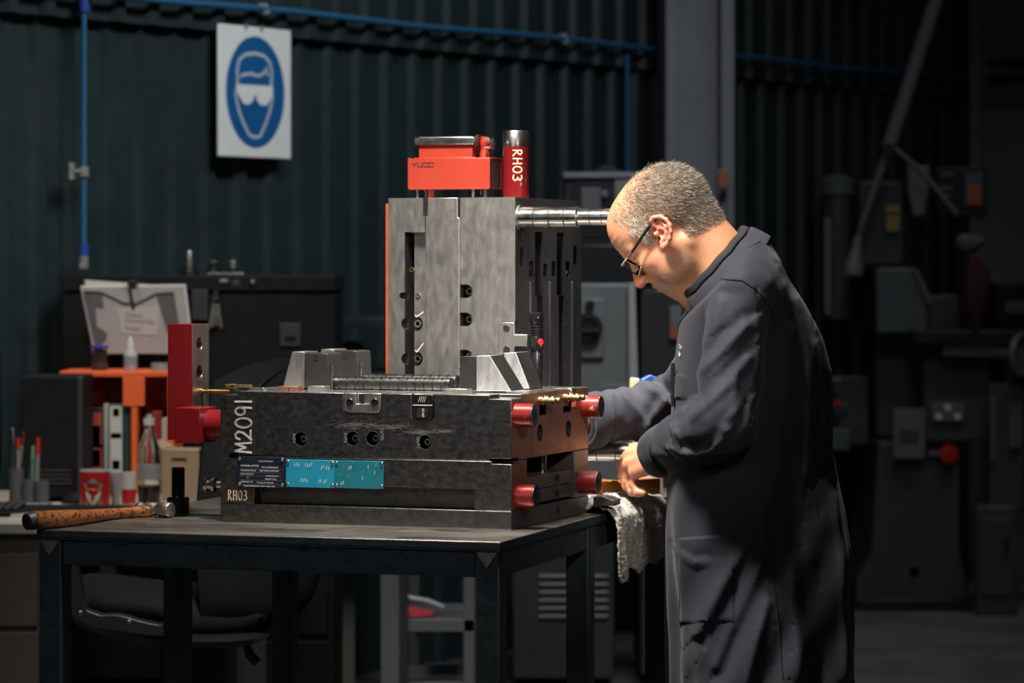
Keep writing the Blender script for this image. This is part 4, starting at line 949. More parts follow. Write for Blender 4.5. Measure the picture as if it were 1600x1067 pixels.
# ---- work coat
cp0 = np.array(PW(1114, 409, PD)); _e = np.array([.665, 0, .748]); _e /= np.linalg.norm(_e); aa = np.array([-_e[2], 0, _e[0]])
M['coat'] = mat('navy_charcoal_cotton', (.0115,.0125,.0190), (.0155,.0170,.0255), (.75,.85), 0, 5, .16, 210, speck=(.10,.10,.11), spscale=900, spamt=.74, sheen=.05, spec=.3)
M['coat_dark'] = mat('black_cotton', (.013,.0135,.015), None, (.8,.8), 0, 8, .12, 260, spec=.25)
h = .0052; lo = (.09, 6.13, .44); hi = (.80, 6.94, 1.56)
p = grid(lo, hi, h); x, y, z = p
zk = [.44,.552,.639,.717,.769,.821,.860,.899,.971,1.029,1.094,1.185,1.25,1.315,1.339,1.38,1.413,1.448,1.482,1.52]
fk = [.330,.330,.328,.322,.320,.317,.315,.315,.315,.318,.322,.327,.334,.340,.345,.372,.405,.437,.462,.485]
bk = [.694,.694,.694,.693,.692,.689,.683,.677,.661,.650,.649,.644,.628,.598,.585,.559,.541,.516,.480,.486]
wk = [.235,.232,.225,.218,.213,.207,.200,.195,.185,.178,.172,.170,.174,.180,.182,.172,.145,.105,.07,.02]
fx_ = np.interp(z, zk, fk); bx_ = np.interp(z, zk, bk); wy_ = np.interp(z, zk, wk)
fold = wob((x*0, y, z), 0, 34, 3.0, 11)                    # long hanging folds
low = np.clip((1.02-z)/.35, 0, 1)
cx_ = (fx_+bx_)/2; a_ = (bx_-fx_)/2; yy = (y-PD)
Ft = (((np.abs(x-cx_)/a_)**2.3+(np.abs(yy)/wy_)**2.3)**(1/2.3)-1)*np.minimum(a_, wy_)
ang = np.arctan2(yy/wy_, (x-cx_)/a_)
Ft = Ft+low*(.007*np.sin(ang*7+z*2.5+1.2)+.004*np.sin(ang*13-z*6))+.0030*wob(p, 16, 16, 26, 5)
# diagonal drag folds across the skirt by the pocket
Ft = Ft+low*.0045*np.sin((x*1.0-z*.75)*58+1.5*np.sin(z*9))*np.clip((6.5-y)/.15, 0, 1)
def sleeve(S, E_, Wr, r0, r1, r2, seed, k=.028):
    d1, t1 = cap(p, S, E_, r0, r1, True); d2, t2 = cap(p, E_, Wr, r1, r2, True)
    ax = np.array(Wr)-np.array(E_); ax /= np.linalg.norm(ax)
    bend = np.exp(-((t1-1)/.28)**2)+np.exp(-(t2/.35)**2)
    w1 = wob(p, 38, 38, 38, seed); w2 = wob(p, 22, 22, 22, seed+1)
    r = (1-np.abs(np.clip(w1, -1, 1)))**2
    d2 = d2-.0085*np.exp(-((t2-.18)/.06)**2)-.007*np.exp(-((t2-.36)/.05)**2)*(1+.4*w2)+.004*np.exp(-((t2-.27)/.04)**2)
    d = smin(d1, d2, k)+.0030*r*np.clip(bend, .25, 1)+.0042*w2
    return d
Sh = PW(1160, 462, 6.325); El = PW(1128, 660, 6.275); Wr_ = PW(1034, 706, 6.525)
Sh2 = PW(1150, 455, 6.665); El2 = PW(1068, 634, 6.80); W2_ = PW(908, 659, 6.635)
A1 = sleeve(Sh, El, Wr_, .066, .064, .051, 21)
A2 = sleeve(Sh2, El2, W2_, .066, .060, .055, 31)
yoke = smin(cap(p, PW(1150, 415, 6.5), PW(1162, 452, 6.36), .058, .062), cap(p, PW(1150, 415, 6.5), PW(1155, 448, 6.64), .058, .062), .02)
def mouth(A, Wp, Ep):                                     # sleeve ends square and hollow
    m = np.array(Wp); d = m-np.array(Ep); d /= np.linalg.norm(d)
    A = np.maximum(A, (x-m[0])*d[0]+(y-m[1])*d[1]+(z-m[2])*d[2]-.006)
    return smax(A, -cap(p, tuple(m-d*.05), tuple(m+d*.05), .034, .036), .006), m, d
A1, m1, d1_ = mouth(A1, Wr_, El); A2, m2, d2_ = mouth(A2, W2_, El2)
Ft = np.maximum(Ft, z-1.478)
def crease(F, pts, A, wd, dp, yc):                        # a fold along a line on the near face of the cloth: ridge with a hollow beside it
    D = None
    for (ax, ay), (bx, by) in zip(pts[:-1], pts[1:]):
        a = W(ax, ay, dp); b = W(bx, by, dp); ux, uz = b.x-a.x, b.z-a.z; L = ux*ux+uz*uz
        t = np.clip(((x-a.x)*ux+(z-a.z)*uz)/L, 0, 1); d = np.sqrt((x-a.x-t*ux)**2+(z-a.z-t*uz)**2); s1 = np.clip((ux*(z-a.z)-uz*(x-a.x))/math.sqrt(L)/.004, -1, 1)
        if D is None: D, sg = d, s1
        else: sg = np.where(d < D, s1, sg); D = np.minimum(D, d)
    f = np.exp(-(D/wd)**2)-.55*np.exp(-((D*sg-1.9*wd)/(1.3*wd))**2)
    return F-A*f*np.clip((yc-y)/.03, 0, 1)
for pts, A, wd in (([(1066,612),(1085,588),(1120,556),(1168,508)], .0085, .010), ([(1078,652),(1105,628),(1140,598),(1170,560)], .0065, .009), ([(1040,700),(1062,712),(1090,713),(1115,702),(1136,672)], .0085, .009),
        ([(1092,476),(1078,530),(1070,590)], .006, .010), ([(1044,655),(1060,690),(1072,712)], .006, .008), ([(1186,498),(1190,560),(1178,622)], .006, .012), ([(1084,620),(1070,640),(1056,646)], .004, .008), ([(1125,470),(1112,520),(1090,560)], .004, .012), ([(1150,600),(1148,640),(1128,668)], .005, .010)):
    A1 = crease(A1, pts, A, wd, 6.24, PD-.12)
for pts, A, wd in (([(955,618),(964,650),(958,690)], .006, .008), ([(975,612),(994,640),(1016,676)], .008, .010), ([(1000,690),(1018,660),(1042,628)], .006, .009), ([(1012,604),(1036,618),(1056,640)], .006, .009)):
    A2 = crease(A2, pts, A, wd, 6.63, 6.76)
for pts, A, wd in (([(1248,470),(1272,560),(1270,660),(1262,740)], .007, .012), ([(1281,540),(1289,640),(1286,730)], .006, .008), ([(1225,450),(1240,520),(1234,610)], .005, .012), ([(1312,780),(1322,880),(1326,1060)], .008, .012),
        ([(1166,850),(1130,915),(1090,990)], .007, .011), ([(1188,880),(1160,945),(1118,1040)], .006, .012), ([(1232,850),(1240,940),(1252,1066)], .006, .012), ([(1196,940),(1178,1000),(1166,1066)], .005, .010), ([(1062,870),(1090,884),(1105,880)], .004, .007), ([(1220,700),(1210,760),(1180,830)], .006, .014)):
    Ft = crease(Ft, pts, A, wd, 6.30, PD)
Fc_ = smin(Ft, yoke, .05); Fc_ = smin(Fc_, smin(A1, A2, .01), .012)
Fc_ = np.maximum(Fc_, (.47-z))
Fc_ = smax(Fc_, np.minimum((x-float(cp0[0]))*float(aa[0])+(z-float(cp0[2]))*float(aa[2])+.030+0*y, z-1.27), .006)
Fc_ = smax(Fc_, -cap(p, nk0, PW(1120, 412, PD), .076, .085), .01)   # neck opening
V, Q4 = nets(Fc_, lo, h)
coat = npmesh('work_coat', V-MO, Q4, 'coat', man, 0); coat['label'] = 'dark navy work coat'
coat.data.polygons.foreach_set('use_smooth', [True]*len(coat.data.polygons))
from mathutils.bvhtree import BVHTree
CB = BVHTree.FromPolygons([tuple(v) for v in V], [tuple(int(i) for i in f) for f in Q4])
def on_coat(px, py, off=.002):
    o = Vector((0, 0, CH)); d = (W(px, py, 1)-o).normalized(); hit, n, i, L = CB.ray_cast(o, d)
    return (hit+n*off-Vector(MO)) if hit else None
def drape(name, quad, nx, ny, m, off=.003, thick=.002):
    mb = MB(); P = {}
    for j in range(ny+1):
        for i in range(nx+1):
            u = i/nx; v = j/ny; a = Vector(quad[0]).lerp(Vector(quad[1]), u); b = Vector(quad[3]).lerp(Vector(quad[2]), u); q = a.lerp(b, v)
            e = min(i, nx-i, j, ny-j); P[i,j] = on_coat(q.x, q.y, off if e else 0.)
    for j in range(ny):
        for i in range(nx):
            c4 = [P[i,j], P[i+1,j], P[i+1,j+1], P[i,j+1]]
            if all(q is not None for q in c4): mb.add(c4, [(0,1,2,3)])
    me = bpy.data.meshes.new(name); me.from_pydata(mb.v, [], mb.f); bm = bmesh.new(); bm.from_mesh(me); bmesh.ops.remove_doubles(bm, verts=bm.verts, dist=1e-5); bmesh.ops.recalc_face_normals(bm, faces=bm.faces); bm.to_mesh(me); bm.free()
    return link(name, me, m, man, 30)
def seam(name, pts, r=.0013, m='coat_dark', off=.0006, n=40):
    P = []
    for k in range(len(pts)-1):
        for i in range(n//(len(pts)-1)):
            t = i/(n//(len(pts)-1)); q = on_coat(pts[k][0]*(1-t)+pts[k+1][0]*t, pts[k][1]*(1-t)+pts[k+1][1]*t, off)
            if q: P.append(q)
    if len(P) > 2: return MB().tube(P, r, 6).build(name, m, man)
drape('hip_pocket', [(1059,840),(1148,833),(1147,972),(1062,975)], 22, 30, 'coat', .0035)
seam('pocket_stitching', [(1062,842),(1062,973),(1147,970),(1146,836)], .0009)
seam('pocket_hem', [(1060,859),(1148,852)], .0010)
seam('side_seam', [(1196,822),(1205,880),(1214,950),(1219,1010),(1224,1066)], .0016)
seam('armhole_seam', [(1128,436),(1160,438),(1185,455),(1203,480),(1212,510)], .0018)
seam('yoke_seam', [(1186,378),(1150,398),(1118,432)], .0010)

# collars: standing shirt collar and turned-down coat collar
ca0 = np.array(PW(1114, 409, PD)); aa = np.array([-.745, 0, .667]); e1 = np.array([.665, 0, .748]); e1 /= np.linalg.norm(e1); aa = np.array([-e1[2], 0, e1[0]]); e2 = np.array([0., 1, 0])
def collar(name, rings, m, a0=-158, a1=158, n=56):
    vs = []; fs = []; mm = len(rings)
    for k in range(n+1):
        th = math.radians(a0+(a1-a0)*k/n)
        for (hgt, r1, r2, sh) in rings:
            fr = (1-math.cos(th))/2
            q = ca0+aa*(hgt+sh*fr)+e1*(r1*math.cos(th))+e2*(r2*math.sin(th))
            vs.append(tuple(q-MO+np.array([0, 0, .0016*math.sin(k*1.1)])))
    for k in range(n):
        for j in range(mm-1): fs.append((k*mm+j, (k+1)*mm+j, (k+1)*mm+j+1, k*mm+j+1))
    mb = MB(); mb.add(vs, fs); o = mb.build(name, m, man, 0, 60)
    sd = o.modifiers.new('thick', 'SOLIDIFY'); sd.thickness = .0035; sd.offset = 0
    ss = o.modifiers.new('sub', 'SUBSURF'); ss.levels = 1; ss.render_levels = 1
    return o
collar('shirt_collar', [(-.075,.094,.096,0), (-.04,.090,.090,0), (-.012,.088,.085,0), (.004,.090,.084,0), (.004,.096,.090,0), (-.010,.101,.097,0)], 'coat_dark')
collar('coat_collar', [(-.075,.098,.104,0), (-.024,.099,.101,0), (-.013,.101,.102,0), (-.011,.105,.107,0), (-.020,.108,.118,0), (-.036,.112,.134,0), (-.054,.117,.152,0)], 'coat')

# cuffs: turned-back bands
def cuff(name, m, d, r, L, tilt=0):
    a = Vector(m)-Vector(MO); d = Vector(d); mb = MB()
    u = d.orthogonal().normalized(); v = d.cross(u); n = 40; prof = [(-L, r*1.03), (-L*.9, r*1.11), (-L*.4, r*1.12), (-.004, r*1.10), (.003, r*1.05), (0, r*.93), (-.03, r*.80)]
    vs = []; fs = []
    for hh, rr in prof:
        for i in range(n):
            t = 2*math.pi*i/n; q = rr*(1+.045*math.sin(2*t+.7)+.025*math.sin(5*t+hh*60)); vs.append(a+d*(hh+.006*math.sin(t+tilt))+(u*math.cos(t)+v*math.sin(t))*q)
    for j in range(len(prof)-1):
        for i in range(n): fs.append((j*n+i, j*n+(i+1)%n, (j+1)*n+(i+1)%n, (j+1)*n+i))
    return mb.add(vs, fs).build(name, 'coat', man, 0, 60)
cuff('cuff', m1, d1_, .0515, .052); cuff('cuff', m2, d2_, .0545, .046, 2.)

# breast pocket, pen and embroidered name on the chest
o = drape('breast_pocket', [(1052,583),(1074,583),(1074,625),(1052,625)], 6, 8, 'coat', .004)
q = on_coat(1056, 612, .006) or Vector(W(1056, 612, 6.42))-Vector(MO)
MB().cyl(q+Vector((0,0,-.03)), q+Vector((0,0,.045)), .004, 10).lathe(q+Vector((0,0,.045)), (0,0,1), [(0,.0045),(.012,.004),(.013,.002)], 10).build('pen', 'black_gloss', man, 0)
for s_, px, py in (('Toolmaking', 1063, 545), ('Specialist', 1062, 556)):
    q = on_coat(px, py, .003); q2 = on_coat(px+9, py, .003)
    if q and q2: text_part('lettering', s_[:2], .013, 'chalk', man, q, q2-q, (0, 0, 1))

# safety glasses
M['lens'] = mat('clear_polycarbonate', (.98,.99,.99), None, (.03,.03), trans=1.)
M['lens'].node_tree.nodes['Principled BSDF'].inputs['IOR'].default_value = 1.12
M['lens_rim'] = mat('clear_lens_rim', (.62,.63,.63), None, (.10,.10))
gv = []; gf = []; nn = 28
def lensx(y, z): return .1125-.021*(abs(y)/.068)**3.2+(z+.014)*.28
for k in range(nn+1):
    yk = -.069+.138*k/nn
    ztop = .0050+.001*(abs(yk)/.069)**3; zbot = -.034+.008*(abs(yk)/.069)**4+.014*max(0, 1-abs(yk)/.012)
    for j in range(5): zz = ztop+(zbot-ztop)*j/4; gv.append(tuple(uncanon((lensx(yk, zz), yk, zz))-MO))
for k in range(nn):
    for j in range(4): gf.append((k*5+j, k*5+j+1, (k+1)*5+j+1, (k+1)*5+j))
gl_ = empty('safety_glasses', (0,0,0)); gl_.parent = man
o = MB().add(gv, gf).build('lens', 'lens', gl_, 0, 60); sd = o.modifiers.new('thick', 'SOLIDIFY'); sd.thickness = .0022; sd.offset = 0
MB().tube([Vector(gv[k*5]) for k in range(nn+1)], .0012, 6).build('brow_rim', 'lens_rim', gl_)
MB().tube([Vector(gv[k*5+4]) for k in range(nn+1)], .0010, 6).build('lower_rim', 'lens_rim', gl_)
for sgn in (1, -1):
    ar = []
    for px, py, oo in ((1047,336,.006),(1040,336.5,.005),(1032,342,.0045),(1022,354,.004),(1010,371,.003),(1000,386,-.001),(994,394,-.004),(987,402,-.0085)):
        q = W(px, py, PD-.085); c_ = canon((q.x, PD, q.z)); ar.append(Vector(uncanon((c_[0], sgn*(.0785+oo), c_[2]))-MO))
    MB().tube(ar[:-1], [.0020,.0030,.0034,.0033,.0032,.0030,.0026], 8).build('temple_arm', 'black_gloss', gl_)
    MB().tube(ar[-2:], [.0026,.0030], 8).build('hinge', 'steel_grey', gl_)
# trousers and shoes below the hem
M['trouser'] = mat('dark_trousers', (.014,.015,.018), None, (.85,.85), 0, 8, .1, 120); M['shoe'] = mat('black_leather', (.012,.012,.012), None, (.4,.4))
for sy in (-.10, .10):
    MB().tube([(.05, sy, .62), (.045, sy, .35), (.05, sy, .07)], [.085, .075, .065], 20).build('trouser_leg', 'trouser', man)
    MB().add(*(lambda b: (b.v, b.f))(MB().tube([(.13, sy, .045), (.06, sy, .055), (-.05, sy, .045), (-.13, sy, .032), (-.165, sy, .026)], [.030, .046, .046, .034, .018], 18))).build('shoe', 'shoe', man)
# ================================================================== TOWEL, AMBER BLOCK AND THINGS BY THE HAND
M['towel'] = mat('grey_terry_cloth', (.46,.445,.41), (.33,.315,.285), (.9,.95), 0, 30, .5, 420, speck=(.10,.095,.085), spscale=26, spamt=.60)
ya = T.at(952, 803, 2, 0).y; yb = T.at(1041, 780.5, 2, 0).y
tv = Matrix.Translation(T.o) @ Matrix.Rotation(math.radians(-17.3), 4, 'Z')
tw_ = thing('towel', 'dirty grey terry towel draped over the bench edge beside the man', 'towel', T.o+tv.to_3x3() @ Vector((0, (ya+yb)/2, 0)), -17.3)
nu, nv = 110, 120; ymid = (ya+yb)/2; vs = []; g = np.random.default_rng(5)
topL, hang = .15, .142
for j in range(nv+1):
    v = j/nv*(topL+hang)-topL
    for i in range(nu+1):
        u = i/nu; yy = ya+(yb-ya)*u
        yy += .014*math.sin(v*26+u*3)*(u-.5)
        rip = .5+.5*math.sin(u*23+1.4*math.sin(u*9+v*18)); rip2 = .5+.5*math.sin(u*41+v*14)
        hl_ = hang*(1-.10*u+.03*math.sin(u*17))
        if v < 0:
            x = v*(.95+.05*math.sin(u*8)); z = .004+.016*rip*rip2*min(1, -v/.02+.35)*(1-.6*max(0, -v-.08)/.07)+.010*math.exp(-((v+.02)/.02)**2)
        else:
            k = v/hang; x = .006+.014*min(1, v/.02)+.009*rip*min(1, v/.04)+.004*rip2; z = .010-k*hl_-.006*math.sin(u*19)*k
        nz = g.normal(size=3)*.0009
        vs.append((x+nz[0], yy-ymid+nz[1], z+nz[2]))
fs = [(j*(nu+1)+i, j*(nu+1)+i+1, (j+1)*(nu+1)+i+1, (j+1)*(nu+1)+i) for j in range(nv) for i in range(nu)]
cl = MB().add(vs, fs).build('cloth', 'towel', tw_, 0, 60, fix=False)
sd = cl.modifiers.new('thick', 'SOLIDIFY'); sd.thickness = .004; sd.offset = 0
pv = []; pf = []
for q in g.integers(0, len(vs), 16000):                    # terry pile
    b0 = np.array(vs[q]); j = q//(nu+1); out = np.array([0.1, 0, 1.]) if j/nv*(topL+hang) < topL else np.array([1., 0, .15])
    d = out+g.normal(size=3)*.7; d /= np.linalg.norm(d); wv = np.cross(d, g.normal(size=3)); wv /= np.linalg.norm(wv); L = g.uniform(.003, .0065); k = len(pv)
    pv += [b0-wv*.0005, b0+wv*.0005, b0+d*L]; pf.append((k, k+1, k+2))
tag(MB().add(pv, pf).build('terry_pile', 'towel', tw_, 0, 0, fix=False), None, kind='stuff')
M['amber'] = mat('amber_nylon', (.36,.145,.028), (.24,.085,.016), (.28,.4), 0, 12, .05, 60, coat=.2)
M['amber'].node_tree.nodes['Principled BSDF'].inputs['Subsurface Weight'].default_value = .25
M['amber'].node_tree.nodes['Principled BSDF'].inputs['Subsurface Scale'].default_value = .02
zA = TZ+.0125; a0 = W(940, 777, 1); dA = (CH-zA)/(CH-a0.z); a0 = W(940, 777, dA*1.0); a1 = W(1032, 776, dA*1.016)
an = math.degrees(math.atan2(a1.y-a0.y, a1.x-a0.x)); La = (a1-a0).length
am = thing('amber_block', 'translucent amber plastic block with notches under the hand', 'plastic block', (a0.x, a0.y, zA), an)
ho = .0335
o = MB().prism([(0,0),(La,0),(La,ho),(La*.56,ho),(La*.54,ho*.86),(La*.30,ho*.86),(La*.28,ho),(La*.19,ho*1.06),(La*.15,ho*.97),(La*.08,ho*1.02),(0,ho)], (0, .05)).build('body', 'amber', am, .0015)
for x in (.22, .62, .86): MB().box(La*x, La*x+.0015, -.0006, .002, .002, ho*.8).build('rib', 'amber', am)
p = W(943, 790, 1); zS = TZ+.017; dS = (CH-zS)/(CH-p.z); p = W(943, 790, dS)
st_ = thing('step_block', 'small dark serrated steel step block on the towel corner', 'step block', (p.x, p.y, zS), -17)
MB().prism([(-.02,0),(.022,0),(.022,.012),(.017,.012),(.017,.014),(.012,.014),(.012,.016),(.006,.016),(.006,.018),(-.02,.018)], (-.005, .05)).build('body', 'steel_dark', st_, .0006)
for i in range(5): MB().box(.0222, .0232, i*.01, i*.01+.005, .002, .010).build('serration', 'steel_grey', st_)
# trigger spray bottle beyond
M['hdpe'] = mat('translucent_white_plastic', (.46,.49,.50), None, (.35,.35), 0); M['spray_blue'] = mat('blue_spray_head', (.025,.075,.36), None, (.4,.4)); M['cream'] = mat('cream_plastic', (.62,.54,.36), None, (.45,.45))
db = floor_d(772, TZ); p = W(1012, 772, db)
sb_ = thing('spray_bottle', 'white trigger spray bottle with blue and cream head behind the far arm', 'bottle', (p.x, p.y, TZ), 10)
MB().lathe((0,0,0), (0,0,1), [(0,.030),(.003,.034),(.115,.034),(.14,.028),(.16,.015),(.185,.013)], 28).build('bottle', 'hdpe', sb_)
MB().cyl((0,0,.182), (0,0,.205), .0165, 20).build('screw_cap', 'spray_blue', sb_)
MB().prism([(-.018,.205),(.012,.205),(.020,.225),(.022,.255),(.004,.262),(-.016,.252),(-.022,.236)], (-.011, .011)).build('trigger_head', 'spray_blue', sb_, .003)
MB().prism([(-.040,.232),(-.022,.232),(-.020,.254),(-.038,.256)], (-.012, .012)).build('nozzle', 'cream', sb_, .003)
MB().prism([(-.034,.229),(-.026,.229),(-.022,.195),(-.028,.192)], (-.006, .006)).build('trigger', 'cream', sb_, .001)

# ================================================================== DESK AND WHAT STANDS ON IT
DZ = .74
M['desk'] = mat('beige_laminate', (.40,.36,.31), (.44,.40,.345), (.45,.55), 0, 4); M['desk_side'] = mat('shaded_beige_board', (.075,.066,.057), (.09,.08,.07), (.55,.6), 0, 5)  # side boards: beige darkened, the shade below the desktop put into the colour
dk = thing('desk', 'beige laminate office desk behind the bench with items crowded on it', 'desk', W(0, HY, 8.2)*1 - Vector((0,0,CH)), 0)
dx0 = -.29; x0 = W(0, 0, 8.2).x; xr = W(405, 0, 8.9).x-x0
MB().box(dx0, xr, 0, 1.2, DZ-.028, DZ).build('desktop', 'desk', dk, .003)
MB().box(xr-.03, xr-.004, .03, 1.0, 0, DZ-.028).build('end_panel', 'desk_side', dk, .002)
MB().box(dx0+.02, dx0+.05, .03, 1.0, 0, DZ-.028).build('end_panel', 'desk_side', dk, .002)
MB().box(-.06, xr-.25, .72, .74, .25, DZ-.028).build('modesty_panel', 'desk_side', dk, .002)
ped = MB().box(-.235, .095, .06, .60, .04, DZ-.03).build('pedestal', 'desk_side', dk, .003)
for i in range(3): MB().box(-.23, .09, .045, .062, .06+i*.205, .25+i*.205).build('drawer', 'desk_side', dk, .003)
def on(px, py, z): d = floor_d(py, z); return W(px, py, d)
def at_d(px, d, z): q = W(px, HY, d); return Vector((q.x, d, z))
def sz(n, d): return n*d/FPX
def place(name, label, cat, px, d, z, rz=0., group=None): return thing(name, label, cat, at_d(px, d, z), rz, group)
M['dk_grey'] = mat('dark_grey_plastic', (.030,.031,.034), (.036,.037,.04), (.4,.5), 0, 10)
# PC tower
d = 8.93; h_ = CH-(588-HY)/FPX*d-DZ; pc = place('computer_case', 'black desktop computer case standing left of the orange shelf', 'computer', 80, d, DZ, 0)
wd = sz(96, d); MB().box(-wd/2, wd/2, 0, .24, .012, h_).build('case', 'black', pc, .004); MB().box(wd/2-.012, wd/2+.002, -.004, .0, .012, h_).build('front_bezel', 'dk_grey', pc, .002)
for x in (-wd/2+.02, wd/2-.02):
    for y in (.03, .20): MB().cyl((x, y, 0), (x, y, .013), .012, 12).build('foot', 'black', pc)
for i in range(4): MB().box(-wd/2+.02, wd/2-.03, -.0025, 0, .05+i*.012, .056+i*.012).build('vent_slat', 'dk_grey', pc)
# monitor at the left edge
d = 8.6; mn = place('monitor', 'black computer monitor cut off at the left picture edge', 'monitor', -95, d, DZ, 8)
MB().box(-.18, .165, 0, .03, .10, CH-(548-HY)/FPX*d-DZ).build('screen_housing', 'black', mn, .006); MB().box(-.03, .03, .02, .05, .01, .2).build('neck', 'black', mn, .003); MB().box(-.11, .11, -.07, .12, 0, .012).build('foot', 'black', mn, .004)
# keyboard and mouse
kb = thing('keyboard', 'black keyboard lying at the left end of the desk', 'keyboard', at_d(0, 8.42, DZ), -4)
MB().prism([(-.02,0),(.14,0),(.14,.022),(-.02,.012)], (-.36, .085), Matrix.Rotation(math.radians(90), 4, 'Z')).build('tray', 'black', kb, .003)
for r_ in range(4):
    for c_ in range(5): MB().box(-.06+c_*.022, -.042+c_*.022, .005+r_*.026, .025+r_*.026, .012+r_*.003, .024+r_*.003).build('key', 'dk_grey', kb, .002)
q = on(131, 787, DZ); mo = thing('mouse', 'black computer mouse lying in front of the red mug', 'mouse', (q.x, q.y, DZ), 0)
s = q.y/FPX; mv = grid((-.07,-.05,-.004), (.07,.07,.05), .003); Fm = ell(mv, (0, .01, -.002), (sz(37, q.y), .045, sz(22, q.y))); Fm = smax(Fm, -(mv[2]+0*mv[0]), .004); V_, Q_ = nets(Fm+0*mv[1], (-.07,-.05,-.004), .003)
npmesh('shell', V_, Q_, 'black', mo, 0); MB().cyl((-.02, -.014, .024), (-.02, -.004, .024), .007, 12).build('scroll_wheel', 'dk_grey', mo)
# pen pots
M['pot'] = mat('grey_plastic_pot', (.135,.135,.14), None, (.5,.5)); M['pen_red'] = mat('red_pen', (.55,.03,.02), None, (.35,.35)); M['pen_green'] = mat('pale_green_pen', (.16,.30,.22), None, (.4,.4)); M['pen_grey'] = mat('grey_pen', (.28,.27,.26), None, (.35,.35))
po = thing('pen_pot', 'grey three-cup desk organiser with pens on the left of the desk', 'pen pot', at_d(46, 8.63, DZ))
MB().box(-.058, .058, -.03, .03, 0, .022).build('base', 'pot', po, .004)
for dx, dy, z0, z1, r in ((-.036, .005, .05, .112, .019), (-.002, .0, .02, .082, .0175), (.034, -.002, .02, .080, .0185)):
    MB().lathe((dx, dy, z0 if z0 < .03 else .02), (0,0,1), [(0,r),(z1-.02,r),(z1-.02,r-.002),(.004,r-.003)], 22).build('cup', 'pot', po)
def pen(label, m, px, py0, py1, d, lean=0., r=.0045, cap_=None):
    b = W(px, py0, d); t = W(px+lean, py1, d+.005); o = thing('pen', label, 'pen', b, 0, 'pens in the organiser')
    L = (t-b); MB().cyl((0,0,0), L*.72, r, 10).build('barrel', m, o); MB().cyl(L*.68, L, r*1.15, 10, r*.8).build('cap', cap_ or m, o); return o
pen('red pen leaning in the tall left cup', 'pen_grey', 28, 738, 684, 8.640, 1, .0055, 'pen_red'); pen('red marker in the right cup', 'pen_grey', 57, 765, 683, 8.630, 3, .006, 'pen_red')
pen('pale green pen in the middle cup', 'pen_green', 50, 765, 696, 8.635, 2, .006); pen('grey ballpoint in the tall left cup', 'pen_grey', 22, 738, 668, 8.645, -3); pen('brown-tipped pencil in the tall left cup', 'pen_grey', 30, 738, 674, 8.650, 7, .0035, 'handle_wood'); pen('dark grey scriber in the tall left cup', 'steel_dark', 24, 738, 672, 8.635, -6, .003)
# small items in front
q = on(35, 811, DZ); pa = thing('paper_note', 'folded white paper note on the desk edge', 'paper', (q.x, q.y, DZ), 6)
M['paper'] = mat('white_paper', (.62,.61,.59), None, (.8,.8)); MB().prism([(-.036,.0),(.036,.0),(.034,.004),(.026,.017),(-.028,.015)], (-.01, -.008)).prism([(-.036,.0),(.036,.0),(.036,.002),(-.036,.002)], (-.03, .04)).build('sheet', 'paper', pa)
q = on(97, 776, DZ); gm = thing('marker', 'green highlighter marker lying beside the mouse', 'marker', (q.x, q.y, DZ+.0125), -20)
MB().lathe((-.03,0,0), (1,0,0), [(0,.010),(.003,.0125),(.05,.0125),(.054,.010),(.066,.008)], 16).build('barrel', 'pen_green', gm); MB().cyl((.034,0,0), (.050,0,0), .009, 14).build('tip_cap', 'pen_red', gm)
# red mug with a crest
d = 8.62; mg = place('mug', 'red mug with a white and green bird crest on the desk', 'mug', 148.5, d, DZ)
M['mug_red'] = mat('glossy_red_ceramic', (.52,.022,.02), None, (.18,.18), spec=.5); M['mug_white'] = mat('white_ceramic', (.62,.60,.56), None, (.25,.25)); M['crest_green'] = mat('crest_grey_green', (.23,.30,.29), None, (.4,.4)); M['crest_gold'] = mat('crest_orange', (.55,.16,.05), None, (.4,.4))
r = sz(23.5, d); hM = sz(64, d)
MB().lathe((0,0,0), (0,0,1), [(0,r*.9),(.003,r),(hM-.004,r)], 36).build('body', 'mug_red', mg); MB().lathe((0,0,hM-.004), (0,0,1), [(0,r),(.004,r),(.004,r-.004),(-.05,r-.005)], 36).build('rim', 'mug_white', mg)
MB().tube([(0, r*.95, hM*.82), (0, r*1.5, hM*.75), (0, r*1.65, hM*.5), (0, r*1.4, hM*.28), (0, r*.95, hM*.25)], .005, 8).build('handle', 'mug_red', mg)
def on_mug(poly, m, name, lift=.0016):
    n = len(poly); rr = r+lift; mb = MB()
    P = [(math.sin(x/r)*rr, -math.cos(x/r)*rr, z) for x, z in poly]; cxp = sum(q[0] for q in poly)/n; czp = sum(q[1] for q in poly)/n
    P.append((math.sin(cxp/r)*rr, -math.cos(cxp/r)*rr, czp)); mb.add(P, [(i, (i+1) % n, n) for i in range(n)]); return mb.build(name, m, mg, smooth=0, fix=False)
def mp(px, py): return ((px-148.5)*d/FPX*1.08, (776-py)*d/FPX)
on_mug([mp(*q) for q in ((135,738),(135,732),(141,730),(148,724),(155,730),(161,732),(161,738))], 'crest_green', 'crest_gates')
on_mug([mp(*q) for q in ((137,739),(160,739),(160,745),(137,745))], 'crest_gold', 'crest_band')
on_mug([mp(*q) for q in ((137,745),(160,745),(157,757),(148.5,768),(140,757))], 'mug_white', 'crest_shield')
on_mug([mp(*q) for q in ((145,748),(152,749),(150,755),(148,761),(146,755))], 'mug_red', 'crest_bird', .0020)
for sx in (-1, 1): on_mug([mp(148.5+sx*q[0], q[1]) for q in ((8,762),(13,758),(13,764),(4,771),(2,768))], 'crest_green', 'crest_scroll')
